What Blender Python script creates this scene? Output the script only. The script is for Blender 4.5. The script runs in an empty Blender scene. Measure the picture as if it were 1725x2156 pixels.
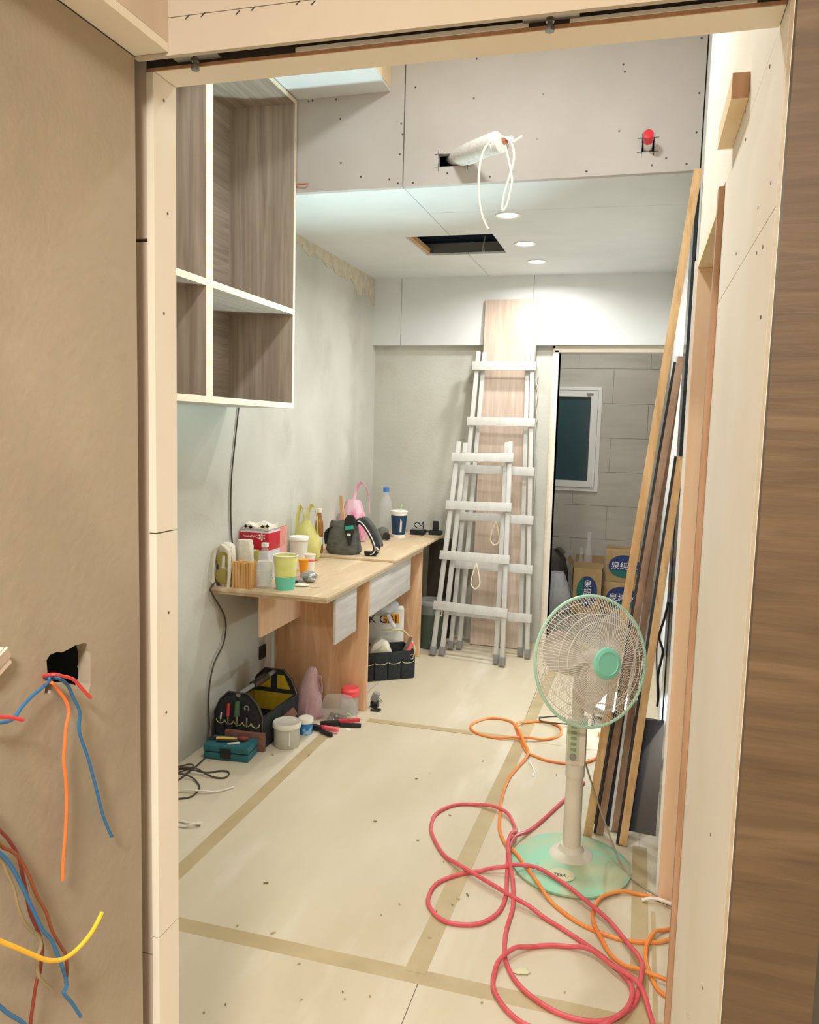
import bpy, bmesh, math, random
from mathutils import Vector, Matrix, noise as mnoise
random.seed(7)
sc = bpy.context.scene
col = sc.collection
PI = math.pi

# ------------------------------------------------------------------ camera
CAM = Vector((0, 0, 1.49))
RIGHT = Vector((0.96110765, 0.27486327, 0.0268749))
DOWN = Vector((0.05488356, -0.09472211, -0.9939897))
FWD = Vector((-0.27066561, 0.9568061, -0.10612362))
cd = bpy.data.cameras.new('camera'); cam = bpy.data.objects.new('camera', cd); col.objects.link(cam)
cd.sensor_fit = 'VERTICAL'; cd.sensor_height = 36; cd.lens = 36 * 1697 / 2156
cd.clip_start = 0.02
m = Matrix.Identity(4)
for i in range(3):
    m[i][0] = RIGHT[i]; m[i][1] = -DOWN[i]; m[i][2] = -FWD[i]; m[i][3] = CAM[i]
cam.matrix_world = m
sc.camera = cam

# ------------------------------------------------------------------ world, exposure
sc.view_settings.view_transform = 'Standard'; sc.view_settings.look = 'None'
sc.view_settings.gamma = 1; sc.view_settings.use_curve_mapping = False
sc.view_settings.exposure = 0.35
w = bpy.data.worlds.new('world'); sc.world = w; w.use_nodes = True
w.node_tree.nodes['Background'].inputs[0].default_value = (1, 0.93, 0.82, 1)
w.node_tree.nodes['Background'].inputs[1].default_value = 0.05

def area_light(name, loc, direction, size, power, color, size_y=None, shape='DISK', spread=180):
    l = bpy.data.lights.new(name, 'AREA'); l.shape = shape; l.size = size
    if size_y: l.size_y = size_y
    l.energy = power; l.color = color; l.spread = math.radians(spread)
    o = bpy.data.objects.new(name, l); col.objects.link(o); o.location = loc
    o.rotation_euler = Vector(direction).to_track_quat('-Z', 'Y').to_euler()
    return o
WARM = (1.0, 0.95, 0.87); WHITE = (0.95, 0.98, 1.0); COOL = (0.66, 0.95, 1.0)
# the corridor's ceiling lamp (behind the camera) and the lamps of the raised ceiling over the near half of the room
area_light('corridor_lamp_light', (-0.08, -0.7, 2.455), (0, 0.0, -1), 0.4, 62, WARM)
area_light('raised_lamp_light', (-0.55, 2.2, 3.165), (0, 0, -1), 0.2, 19, WHITE)
area_light('back_room_fill_light', (-0.45, 6.2, 2.52), (0, 0, -1), 0.2, 5, WHITE)  # added fill with no lamp in view, brightens the back room

# ------------------------------------------------------------------ helpers
def at(x, y, X=None, Y=None, Z=None):
    """point of the place seen at photo pixel x,y that lies on the given plane"""
    d = RIGHT * (x - 862.5) + DOWN * (y - 1078) + FWD * 1697
    t = (X - CAM.x) / d.x if X is not None else (Y - CAM.y) / d.y if Y is not None else (Z - CAM.z) / d.z
    return CAM + d * t

def lin(h):
    if not isinstance(h, str): return (*h, 1)
    v = [int(h[i:i + 2], 16) / 255 for i in (0, 2, 4)]
    return (*[c / 12.92 if c <= .04045 else ((c + .055) / 1.055) ** 2.4 for c in v], 1)

MATS = {}
def mat(name, c, rough=.6, c2=None, scale=(4, 4, 4), detail=5, lo=.35, hi=.65, metal=0, spec=.5, bump=0, bscale=40, trans=0, alpha=1,
        emit=0, ior=1.45, c3=None, scale3=(1, 1, 1), distort=0, coat=0):
    m = bpy.data.materials.new(name); m.use_nodes = True; nt = m.node_tree; N = nt.nodes; L = nt.links
    b = N['Principled BSDF']
    b.inputs['Base Color'].default_value = lin(c); b.inputs['Roughness'].default_value = rough
    b.inputs['Metallic'].default_value = metal; b.inputs['Specular IOR Level'].default_value = spec
    b.inputs['IOR'].default_value = ior; b.inputs['Transmission Weight'].default_value = trans
    b.inputs['Alpha'].default_value = alpha; b.inputs['Coat Weight'].default_value = coat
    if emit:
        b.inputs['Emission Color'].default_value = lin(c); b.inputs['Emission Strength'].default_value = emit
    if c2 or bump:
        tc = N.new('ShaderNodeTexCoord')
    def tex(scale, detail):
        mp = N.new('ShaderNodeMapping'); mp.inputs['Scale'].default_value = scale
        L.new(tc.outputs['Object'], mp.inputs['Vector'])
        t = N.new('ShaderNodeTexNoise'); t.inputs['Scale'].default_value = 1; t.inputs['Detail'].default_value = detail
        t.inputs['Distortion'].default_value = distort
        L.new(mp.outputs[0], t.inputs['Vector']); return t
    def ramp(t, lo, hi):
        r = N.new('ShaderNodeMapRange'); r.inputs[1].default_value = lo; r.inputs[2].default_value = hi
        L.new(t.outputs['Fac'], r.inputs[0]); return r
    if c2:
        r = ramp(tex(scale, detail), lo, hi)
        mx = N.new('ShaderNodeMix'); mx.data_type = 'RGBA'
        mx.inputs['A'].default_value = lin(c); mx.inputs['B'].default_value = lin(c2)
        L.new(r.outputs[0], mx.inputs['Factor']); out = mx.outputs['Result']
        if c3:
            r3 = ramp(tex(scale3, 6), .55, .72)
            m3 = N.new('ShaderNodeMix'); m3.data_type = 'RGBA'; m3.inputs['B'].default_value = lin(c3)
            L.new(out, m3.inputs['A']); L.new(r3.outputs[0], m3.inputs['Factor']); out = m3.outputs['Result']
        L.new(out, b.inputs['Base Color'])
    if bump:
        t = tex((bscale,) * 3 if not isinstance(bscale, tuple) else bscale, 4)
        bp = N.new('ShaderNodeBump'); bp.inputs['Strength'].default_value = bump; bp.inputs['Distance'].default_value = .004
        L.new(t.outputs['Fac'], bp.inputs['Height']); L.new(bp.outputs[0], b.inputs['Normal'])
    MATS[name] = m
    return m

mat('plaster_near', 'b3a592', .9, '9e907d', (2.2, 2.2, 2.2), 7, .38, .66, c3='bdb097', scale3=(3.3, 3.3, 2.2), bump=.25, bscale=60)
mat('plaster_room', 'd1d0c5', .9, 'bfbeb2', (1.7, 1.7, 1.5), 8, .36, .66, c3='b6b4a7', scale3=(2.6, 2.6, 2.0), bump=.25, bscale=70)
mat('slot_shade', '3a3631', .95)  # darkness inside the track slot, put into the colour
mat('plaster_rough', 'dcd2bc', .95, 'cbbfa6', (20, 20, 20), 6, bump=.9, bscale=80)
mat('gypsum', 'e6e8e7', .85, 'dfe2e0', (3, 3, 3), 4)
mat('gypsum_warm', 'f1eadc', .8, 'ece2d0', (3, 3, 3), 4)
mat('gypsum_grey', 'c9c2bc', .85, 'bfb8b1', (2.3, 2.3, 2.3), 5)
mat('gypsum_fascia', 'c6bdae', .8, 'c0b5a4', (3, 3, 3), 4)
mat('gypsum_pink', 'd9c8b8', .85, 'cbb9a8', (6, 6, 2), 5)
mat('cavity_shade', '1d2023', .9)  # shade inside holes and gaps, put into a near-black colour
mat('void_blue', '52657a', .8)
mat('floor_sheet', 'd3c7ae', .62, 'c9bca0', (3.5, 1.3, 3), 6, .35, .68, c3='dcd2bc', scale3=(5, 1.1, 2), bump=.12, bscale=25)
mat('tape', 'bfac84', .5, 'b4a078', (8, 8, 8), 4)
mat('floor_tile', 'a9a69b', .5, '9c998f', (3, 3, 3), 5)
mat('wall_tile', 'c9c4ba', .45, 'bcb7ad', (1.5, 1.5, 6), 6, c3='b7b1a6', scale3=(2, 2, 9))
mat('grout', 'b6b1a7', .9)
mat('laminate_x', 'b8a999', .5, '988979', (2.2, 55, 55), 7, .3, .72, c3='c6baac', scale3=(1.4, 18, 18), distort=.6)
mat('laminate_y', 'b8a999', .5, '988979', (55, 2.2, 55), 7, .3, .72, c3='c6baac', scale3=(18, 1.4, 18), distort=.6)
mat('laminate_z', 'b8a999', .5, '988979', (55, 55, 2.0), 7, .3, .72, c3='c6baac', scale3=(18, 18, 1.2), distort=.6)
mat('laminate_pale', 'd2bfae', .5, 'bca795', (60, 60, 2.0), 7, .3, .72, c3='dccbbb', scale3=(22, 22, 1.2), distort=.5)
mat('panel_brown', '645039', .55, '52402d', (5, 9, 60), 9, .3, .72, c3='6f5a42', scale3=(3, 3, 26), distort=.8, bump=.2, bscale=(8, 10, 90))
mat('recess_shade', '5d564a', .9, '524b40', (4, 4, 4), 4)  # plaster in the gap, its shadow put into the colour
mat('ply_edge', 'f2e4cd', .6, 'ebd8ba', (3, 3, 60), 4)
mat('ply_edge_brown', 'bf9678', .65, 'a98263', (60, 60, 4), 5)
mat('ply', 'e2b78f', .6, 'cb9a70', (7, 7, 1.6), 6, .35, .68, c3='eccdad', scale3=(14, 14, 1.6), distort=1.5)
mat('ply_top', 'd2bd9d', .6, 'c5ac88', (14, 2.5, 9), 6, .3, .7, c3='e7d2ae', scale3=(10, 1.6, 5), distort=1.2)
mat('ply_peach', 'f6d6b4', .6, 'f0cba6', (25, 25, 1.6), 5)
mat('ply_light', 'fae6c4', .6, 'f3d9ac', (25, 6, 6), 5)
mat('grey_board', 'c7c1ba', .7, 'b5afa9', (30, 3, 30), 5)
mat('pine', 'dcb684', .6, 'c89e69', (40, 40, 2.0), 5, c3='b58a58', scale3=(30, 30, 5))
mat('pine_brown', 'a98a70', .6, '8d7059', (40, 40, 2.0), 5)
mat('black_gloss', '23282f', .16, spec=.6)
mat('black_edge', '1c1b1b', .5)
mat('white_paint', 'd0cfc9', .45, 'c8c6be', (30, 30, 5), 4)
mat('alu', 'cfcfcb', .35, metal=.85)
mat('steel', '9b9a96', .3, metal=.95)
mat('steel_dark', '57534d', .4, metal=.8)
mat('grey_plastic', '8d8b88', .55)
mat('black_plastic', '1f2022', .45)
mat('black_fabric', '26292a', .9, '323636', (60, 60, 60), 4, bump=.4, bscale=300)
mat('grey_fabric', '6d6f69', .9, '595b55', (18, 18, 60), 5, bump=.4, bscale=250)
mat('yellow_fabric', 'd2b72c', .8, 'bfa524', (30, 30, 30), 4)
mat('piping_cream', 'c9bf8f', .7)
mat('mint', 'b4dec3', .45, 'c0e0c6', (9, 9, 9), 6, .4, .7)
mat('mint_dusty', '9bd3b3', .6, 'c2c8a2', (9, 9, 9), 7, .42, .64)
mat('mint_hub', '8ad6bb', .3)
mat('fan_white', 'e3ddcd', .45, 'd7d0be', (6, 6, 6), 5)
mat('fan_wire', 'e6dfd2', .4)
mat('fan_blade', 'd9cdc2', .35, alpha=.55)
mat('fan_panel', 'bcc7a6', .5); mat('fan_button', '8f9a80', .5)
mat('sticker', 'd9d4b0', .6)
mat('ink', '2c2f3a', .7)
mat('hose_red', 'e0666c', .42, 'd4585f', (30, 30, 30), 3)
mat('hose_orange', 'f2863c', .42, 'ea9a50', (12, 12, 12), 3)
mat('wire_orange', 'ee7a3e', .45); mat('wire_blue', '2d6a9a', .45); mat('wire_red', 'd8413e', .45)
mat('wire_brown', '8a4a28', .5); mat('wire_grey', '8f8163', .5); mat('wire_yellow', 'f0bf2a', .45); mat('wire_darkred', '7c3328', .5)
mat('cord_white', 'e8e3d6', .5); mat('cord_dark', '4c4438', .6); mat('cord_black', '171717', .5); mat('cord_beige', 'a1977f', .6)
mat('rope', 'eadfc0', .8)
mat('pipe_wrap', 'eeebe6', .75, 'e2ddd8', (30, 30, 30), 5, bump=.5, bscale=120)
mat('copper', 'd58a6c', .35, metal=.8)
mat('red_cap', 'e0303c', .4)
mat('white_pvc', 'ecebe6', .4)
mat('teal_glass', '2c4a52', .12, spec=.7)
mat('card', 'b99b6d', .8, 'ad8f62', (12, 12, 12), 5)
mat('card_dark', '8d7350', .85)
mat('logo_blue', '2c3f7a', .5, '1f6a64', (1, 1, 9), 0, .42, .58)
mat('logo_navy', '2b3d73', .5); mat('logo_green', '1f6f63', .5)
mat('white_ink', 'f0efe8', .6)
mat('bag_white', 'd6d8dc', .5, 'c3c6cc', (9, 9, 9), 5, alpha=.93, bump=.9, bscale=18)
mat('bag_grey', '5c5a56', .6, '46443f', (9, 9, 9), 5, bump=.9, bscale=22)
mat('bag_yellow', 'e6e08e', .4, 'd8d47c', (14, 14, 14), 5, alpha=.86, bump=.7, bscale=30)
mat('bag_pink', 'f4cdda', .4, 'e992b6', (22, 22, 6), 3, .45, .6, alpha=.85, bump=.7, bscale=30)
mat('bag_rose', 'e8c9cc', .4, 'dcb0ba', (10, 10, 5), 5, alpha=.88, bump=.8, bscale=26)
mat('clear_plastic', 'eef0ee', .1, alpha=.2, spec=.9)
mat('clear_bag', 'e4e6df', .22, alpha=.22, spec=.9, bump=.9, bscale=30)
mat('frosted', 'd9d8cc', .4, alpha=.8)
mat('frosted_lid', 'e4e2d4', .4)
mat('glass', 'eef2ee', .05, spec=1, alpha=.3)
mat('white_plastic', 'efeee8', .4)
mat('blue_label', '2f7fc0', .5, '9cc6e6', (30, 30, 30), 3, .5, .6)
mat('blue_cap', '3f78c8', .4)
mat('red_lid', 'ef5257', .4)
mat('case_teal', '2f6f78', .5, '29646c', (20, 20, 20), 4)
mat('block_brown', '8f6657', .7, '7c5548', (30, 30, 30), 5)
mat('tool_red', 'd4434c', .45); mat('tool_pink', 'ee7078', .45); mat('tool_yellow', 'e8c05a', .5); mat('tool_green', '4c6b4f', .6)
mat('teal', '2fa890', .5); mat('lime', 'b9e79a', .5); mat('orange', 'f2a01e', .5)
mat('cup_lime', 'dfe37a', .5, 'e8ea9a', (25, 25, 25), 4); mat('cup_teal', '6fd0b6', .5); mat('cup_white', 'f3efdf', .5)
mat('can_red', 'c81f35', .35); mat('can_white', 'd9d4de', .4); mat('can_pink', 'd98a80', .5, 'e0a79c', (20, 20, 20), 4); mat('tin', 'cfc9b4', .35, metal=.6)
mat('olive', 'a89a52', .6); mat('net_white', 'ece7d4', .6, alpha=.9, bump=.8, bscale=60)
mat('pouch_blue', '7f93c4', .4, 'aab6d6', (14, 14, 14), 4)
mat('amber', 'a86c30', .12, alpha=.8); mat('label_white', 'ece9dd', .6); mat('cup_navy', '1f3d5c', .5)
mat('stick_wood', 'e2b678', .6, 'd09a58', (40, 40, 4), 4)
mat('foil', 'b9b9b6', .25, metal=.7, bump=.9, bscale=40)
mat('cloth_white', 'e9e4d4', .9)
mat('concrete_chip', 'b9ac8c', .9); mat('chip_wood', '8a7a5e', .8)
mat('lamp_glass', (1, .93, .8), .4, emit=30)
mat('lamp_cool', (.82, .95, 1), .4, emit=60)
mat('lamp_body', '6c6f70', .45)
mat('bin_green', '4d5a4e', .55)

class B:
    """collects verts and faces; build() links them as one mesh object"""
    def __init__(s, M=None): s.v = []; s.f = []; s.M = M
    def add(s, vs, fs):
        o = len(s.v)
        s.v += [s.M @ Vector(v) if s.M else Vector(v) for v in vs]
        s.f += [tuple(i + o for i in f) for f in fs]; return s
    def box(s, c, d, R=None):
        c = Vector(c); vs = []
        for x in (-.5, .5):
            for y in (-.5, .5):
                for z in (-.5, .5):
                    p = Vector((x * d[0], y * d[1], z * d[2])); vs.append((R @ p if R else p) + c)
        return s.add(vs, [(0, 1, 3, 2), (4, 6, 7, 5), (0, 4, 5, 1), (2, 3, 7, 6), (0, 2, 6, 4), (1, 5, 7, 3)])
    def bb(s, x0, x1, y0, y1, z0, z1):
        return s.box(((x0 + x1) / 2, (y0 + y1) / 2, (z0 + z1) / 2), (x1 - x0, y1 - y0, z1 - z0))
    def beam(s, p, q, w, h, side=(0, 1, 0)):
        p = Vector(p); q = Vector(q); d = (q - p); a = d.normalized()
        u = Vector(side); u = (u - a * u.dot(a)).normalized(); v = a.cross(u)
        R = Matrix((v, u, a)).transposed()
        return s.box((p + q) / 2, (w, h, d.length), R)
    def cyl(s, p, q, r, r2=None, n=16, caps=True):
        p = Vector(p); q = Vector(q); a = (q - p).normalized(); r2 = r if r2 is None else r2
        u = a.orthogonal().normalized(); v = a.cross(u); vs = []
        for i in range(n):
            e = u * math.cos(2 * PI * i / n) + v * math.sin(2 * PI * i / n); vs += [p + e * r, q + e * r2]
        fs = [(2 * i, 2 * ((i + 1) % n), 2 * ((i + 1) % n) + 1, 2 * i + 1) for i in range(n)]
        if caps: fs += [tuple(2 * i for i in range(n))[::-1], tuple(2 * i + 1 for i in range(n))]
        return s.add(vs, fs)
    def lathe(s, prof, c=(0, 0, 0), n=24, sx=1, sy=1, wob=None):
        vs = []; k = len(prof)
        for i in range(n):
            t = 2 * PI * i / n
            for r, z in prof:
                g = wob(t, z) if wob else 1
                vs.append((c[0] + r * g * sx * math.cos(t), c[1] + r * g * sy * math.sin(t), c[2] + z))
        fs = [(i * k + j, ((i + 1) % n) * k + j, ((i + 1) % n) * k + j + 1, i * k + j + 1) for i in range(n) for j in range(k - 1)]
        if prof[0][0] > 1e-5 and prof[0][0] != prof[-1][0] or prof[0][1] != prof[-1][1]:
            pass
        s.add(vs, fs); o = len(s.v) - len(vs)
        if getattr(s, 'capb', True) and prof[0][0] > 0: s.f.append(tuple(o + i * k for i in range(n))[::-1])
        if getattr(s, 'capt', True) and prof[-1][0] > 0: s.f.append(tuple(o + i * k + k - 1 for i in range(n)))
        return s
    def tube(s, pts, r, n=8, closed=False, flat=1):
        pts = [Vector(p) for p in pts]; k = len(pts); vs = []; u = None
        for i, p in enumerate(pts):
            a = pts[(i + 1) % k] - pts[i - 1] if closed else pts[min(i + 1, k - 1)] - pts[max(i - 1, 0)]
            if a.length < 1e-9: a = Vector((0, 0, 1))
            a.normalize()
            u = a.orthogonal().normalized() if u is None else (u - a * u.dot(a)).normalized()
            v = a.cross(u); rr = r(i / (k - 1)) if callable(r) else r
            for j in range(n):
                t = 2 * PI * j / n; vs.append(p + u * rr * math.cos(t) + v * rr * flat * math.sin(t))
        fs = []
        for i in range(k if closed else k - 1):
            for j in range(n):
                a, b = i * n, ((i + 1) % k) * n
                fs.append((a + j, a + (j + 1) % n, b + (j + 1) % n, b + j))
        if not closed: fs += [tuple(range(n))[::-1], tuple((k - 1) * n + j for j in range(n))]
        return s.add(vs, fs)
    def prism(s, poly, axis, a0, a1):
        f = {'x': lambda p, a: (a, p[0], p[1]), 'y': lambda p, a: (p[0], a, p[1]), 'z': lambda p, a: (p[0], p[1], a)}[axis]
        n = len(poly); vs = [f(p, a0) for p in poly] + [f(p, a1) for p in poly]
        return s.add(vs, [tuple(range(n))[::-1], tuple(range(n, 2 * n))] + [(i, (i + 1) % n, n + (i + 1) % n, n + i) for i in range(n)])
    def ball(s, c, r, n=12, k=8, sx=1, sy=1, sz=1, wob=None):
        pr = [(max(r * math.sin(PI * i / k), 1e-6), -r * sz * math.cos(PI * i / k)) for i in range(k + 1)]
        pr[0] = (0, pr[0][1]); pr[-1] = (0, pr[-1][1])
        return s.lathe(pr, c, n, sx, sy, wob)
    def build(s, name, material, parent=None, bevel=0, angle=38, loc=None):
        me = bpy.data.meshes.new(name)
        if parent is None and loc is None:
            lo = Vector([min(v[i] for v in s.v) for i in range(3)]); hi = Vector([max(v[i] for v in s.v) for i in range(3)])
            loc = Vector(((lo.x + hi.x) / 2, (lo.y + hi.y) / 2, lo.z)); s.v = [v - loc for v in s.v]
        me.from_pydata([tuple(v) for v in s.v], [], s.f)
        bm = bmesh.new(); bm.from_mesh(me)
        bmesh.ops.remove_doubles(bm, verts=bm.verts, dist=1e-6)
        if bevel:
            bmesh.ops.bevel(bm, geom=[e for e in bm.edges if e.is_manifold and e.calc_face_angle(0) > .5], offset=bevel, segments=2, affect='EDGES', profile=.6)
        bmesh.ops.recalc_face_normals(bm, faces=bm.faces)
        ca = math.radians(angle)
        for e in bm.edges: e.smooth = not (e.is_manifold and e.calc_face_angle(0) > ca)
        for f in bm.faces: f.smooth = True
        bm.to_mesh(me); bm.free()
        me.materials.append(MATS[material] if isinstance(material, str) else material)
        o = bpy.data.objects.new(name, me); col.objects.link(o)
        if parent: o.parent = parent
        if loc is not None: o.location = loc
        return o

def thing(name, label, cat, loc=(0, 0, 0), rz=0, group=None):
    o = bpy.data.objects.new(name, None); col.objects.link(o); o.empty_display_size = .05
    o.location = loc; o.rotation_euler = (0, 0, rz); return tag(o, label, cat, group)
def tag(o, label, cat, group=None):
    o['label'] = label; o['category'] = cat
    if group: o['group'] = group
    return o
def struct(o, label=None):
    o['kind'] = 'structure'
    if label: o['label'] = label
    return o
def sroot(name, label=None):
    o = bpy.data.objects.new(name, None); col.objects.link(o); return struct(o, label)
def stuff(o): o['kind'] = 'stuff'; return o
def dup(root, loc, rz=0, label=None):
    r = root.copy(); col.objects.link(r); r.location = loc; r.rotation_euler = (0, 0, rz)
    if label: r['label'] = label
    for ch in root.children:
        c = ch.copy(); col.objects.link(c); c.parent = r
        for g in ch.children:
            d = g.copy(); col.objects.link(d); d.parent = c
    return r
def holed(name, material, axis, u, v, holes, a0, a1, parent=None):
    """panel spanning rect u x v with rectangular holes, extruded a0..a1 along axis"""
    us = sorted({u[0], u[1], *[h[i] for h in holes for i in (0, 1)]}); vs = sorted({v[0], v[1], *[h[i] for h in holes for i in (2, 3)]})
    bm = bmesh.new(); f = {'x': lambda p, q, a: (a, p, q), 'y': lambda p, q, a: (p, a, q), 'z': lambda p, q, a: (p, q, a)}[axis]
    V = {(i, j): bm.verts.new(f(p, q, a0)) for i, p in enumerate(us) for j, q in enumerate(vs)}
    fs = []
    for i in range(len(us) - 1):
        for j in range(len(vs) - 1):
            mu = (us[i] + us[i + 1]) / 2; mv = (vs[j] + vs[j + 1]) / 2
            if any(h[0] < mu < h[1] and h[2] < mv < h[3] for h in holes): continue
            fs.append(bm.faces.new((V[i, j], V[i + 1, j], V[i + 1, j + 1], V[i, j + 1])))
    r = bmesh.ops.extrude_face_region(bm, geom=fs)
    off = Vector(f(0, 0, a1 - a0)); bmesh.ops.translate(bm, vec=off, verts=[g for g in r['geom'] if isinstance(g, bmesh.types.BMVert)])
    bmesh.ops.recalc_face_normals(bm, faces=bm.faces)
    me = bpy.data.meshes.new(name); bm.to_mesh(me); bm.free(); me.materials.append(MATS[material])
    o = bpy.data.objects.new(name, me); col.objects.link(o)
    if parent: o.parent = parent
    return o
def text(body, size, material, parent, M, name='lettering', ext=.0004, sx=1):
    c = bpy.data.curves.new(name, 'FONT'); c.body = body; c.size = size; c.extrude = ext; c.align_x = 'CENTER'; c.align_y = 'CENTER'
    o = bpy.data.objects.new(name, c); col.objects.link(o)
    bpy.context.view_layer.update()
    me = bpy.data.meshes.new_from_object(o.evaluated_get(bpy.context.evaluated_depsgraph_get()))
    bpy.data.objects.remove(o); bpy.data.curves.remove(c)
    me.transform(M @ Matrix.Diagonal((sx, 1, 1, 1))); me.materials.clear(); me.materials.append(MATS[material])
    o = bpy.data.objects.new(name, me); col.objects.link(o); o.parent = parent
    return o
def face_cam(x, y, z):   # text standing upright, read from -Y
    return Matrix.Translation((x, y, z)) @ Matrix.Rotation(PI / 2, 4, 'X')
def smooth(pts, k=8, closed=False):
    P = [Vector(p) for p in pts]; n = len(P); out = []
    for i in range(n if closed else n - 1):
        a, b, c, d = (P[(i - 1) % n], P[i], P[(i + 1) % n], P[(i + 2) % n]) if closed else (P[max(i - 1, 0)], P[i], P[i + 1], P[min(i + 2, n - 1)])
        for j in range(k):
            t = j / k
            out.append(.5 * ((2 * b) + (c - a) * t + (2 * a - 5 * b + 4 * c - d) * t * t + (3 * b - a - 3 * c + d) * t ** 3))
    if not closed: out.append(P[-1])
    return out
def wire(name, pts, r, material, label=None, cat=None, parent=None, k=8, n=8, group=None):
    o = B().tube(smooth(pts, k), r, n).build(name, material, parent)
    if label: tag(o, label, cat, group)
    return o

# ================================================================== STRUCTURE
XL, XR, YB, ZC = -1.86, 0.168, 5.567, 2.509
# ---- floor: protective sheets butted together, seams under tape
fl = struct(B().bb(-2.0, 2.0, -1.7, 5.6, -.12, -.006).build('floor', 'grout'), 'floor slab under pale protective sheets')
ys = [-1.6, 1.985, 3.755, YB]; xs = [XL, -1.392, -.495, .078, 1.15]
shm = []
for j in range(3):
    for i in range(4):
        if i == 3 and j == 2: continue
        x1 = xs[i + 1] if j < 2 else min(xs[i + 1], XR)
        B().bb(xs[i] + .0015 - fl.location.x, x1 - .0015 - fl.location.x, ys[j] + .0015 - fl.location.y, ys[j + 1] - .0015 - fl.location.y, .114, .12).build('floor_sheet', 'floor_sheet', fl)
B().bb(xs[3] + .0015 - fl.location.x, XR - fl.location.x, ys[2] + .0015 - fl.location.y, YB - fl.location.y, .114, .12).build('floor_sheet', 'floor_sheet', fl)
tape_z = [.1203]
def tape(p, q, w_):
    p = Vector(p); q = Vector(q); d = (q - p); s = Vector((-d.y, d.x)).normalized() * w_ / 2
    L = fl.location
    poly = [p + s, p - s, q - s, q + s]
    B().prism([(a.x - L.x, a.y - L.y) for a in poly], 'z', .1198, tape_z[0]).build('tape_strip', 'tape', fl); tape_z[0] += .0004
tape((-1.86, 1.99), (.135, 1.985), .058); tape((-1.395, 2.0), (-1.382, 3.75), .055)
tape((-.515, 2.0), (-.44, 5.2), .06); tape((.078, 1.3), (.078, 2.9), .05); tape((-1.25, 3.757), (-.47, 3.77), .045)
tape((.118, 1.95), (.118, 2.5), .012)
struct(B().bb(-1.4, .5, YB + .034, 7.05, -.1, 0).build('floor_back', 'floor_tile'), 'grey floor of the back room')

# ---- walls of the room
wl = struct(B().bb(XL - .1, XL, 1.1, YB + .1, -.006, 3.25).build('wall_left', 'plaster_room'), 'mottled grey plaster wall')
# bare rough strip where the plaster stops below the ceiling
yy = 3.43; top = []; bot = []
while yy < 5.50:
    t = (yy - 3.43) / 2.07
    bot.append((yy, ZC - .018 - .10 * t + random.uniform(-.022, .022) - (.05 if t > .8 and random.random() < .5 else 0)))
    yy += random.uniform(.02, .05)
poly = [(3.43, ZC)] + bot + [(5.50, ZC)]
o = B().prism([(a - wl.location.y, b - wl.location.z) for a, b in poly], 'x', XL - wl.location.x, XL + .006 - wl.location.x).build('rough_plaster', 'plaster_rough', wl)
B().bb(XL - wl.location.x, XL + .012 - wl.location.x, 3.815 - wl.location.y, 3.868 - wl.location.y, .006, .70).build('cover_strip', 'white_pvc', wl)
def at_l(o, b): return b
wb = struct(holed('wall_back', 'plaster_room', 'y', (XL - .1, .5), (-.006, 3.25), [(-.557, XR - .002, -.006, 2.02)], YB, YB + .12), 'grey plaster back wall')
# gypsum bulkhead above the back wall, three boards
bh = sroot('wall_bulkhead_back', 'white board bulkhead over the back wall')
for x0, x1 in ((XL, -1.657), (-1.654, -.738), (-.735, XR)):
    B().bb(x0, x1, YB - .065, YB - .001, 2.052, ZC).build('board', 'gypsum', bh)
# door opening in the back wall
d1 = sroot('door_1', 'open door frame in the back wall')
B().bb(-.598, -.585, YB - .012, YB - .001, 0, 2.05).build('casing', 'ply_edge', d1)
B().bb(-.585, -.557, YB - .02, YB + .12, 0, 2.02).build('jamb', 'gypsum_warm', d1)
B().bb(-.598, XR, YB - .012, YB - .001, 2.035, 2.05).build('casing', 'ply_edge', d1)
B().bb(-.585, XR, YB - .02, YB + .12, 2.008, 2.034).build('head', 'gypsum_warm', d1)
# right wall beyond the side door
struct(B().bb(XR, XR + .1, 2.6, YB, -.006, 3.25).build('wall_right', 'gypsum'), 'white boarded wall on the right')
# lower ceiling with hatch
ce = sroot('ceiling', 'white boarded ceiling with cut out hatch')
H = (-1.293, -.811, 4.327, 4.803)
def cpoly(poly, z0=ZC, z1=ZC + .012): return B().prism(poly, 'z', z0, z1).build('board', 'gypsum', ce)
cpoly([(XL, 3.452), (-1.042, 3.452), (-1.042, H[2]), (H[0], H[2]), (H[0], H[3]), (-1.042, H[3]), (-1.042, YB), (XL, YB)])
cpoly([(-1.038, 3.452), (XR, 3.452), (XR, 3.919), (-1.038, 3.869)])
cpoly([(-1.038, 3.8715), (XR, 3.9215), (XR, YB), (-1.038, YB), (-1.038, H[3]), (H[1], H[3]), (H[1], H[2]), (-1.038, H[2])])
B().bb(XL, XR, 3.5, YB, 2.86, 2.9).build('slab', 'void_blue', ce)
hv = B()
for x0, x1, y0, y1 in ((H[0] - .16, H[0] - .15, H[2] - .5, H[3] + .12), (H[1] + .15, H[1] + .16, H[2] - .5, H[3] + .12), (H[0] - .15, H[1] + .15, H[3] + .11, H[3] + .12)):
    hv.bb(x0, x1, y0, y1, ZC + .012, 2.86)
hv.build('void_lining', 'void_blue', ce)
B().bb(H[0] - .15, H[1] + .15, H[3] + .03, H[3] + .055, ZC + .02, ZC + .075).build('channel', 'alu', ce)
B().bb(H[0] + .0, H[0] + .02, H[2] - .1, H[3], ZC + .013, ZC + .04).build('batten', 'pine', ce)
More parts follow.
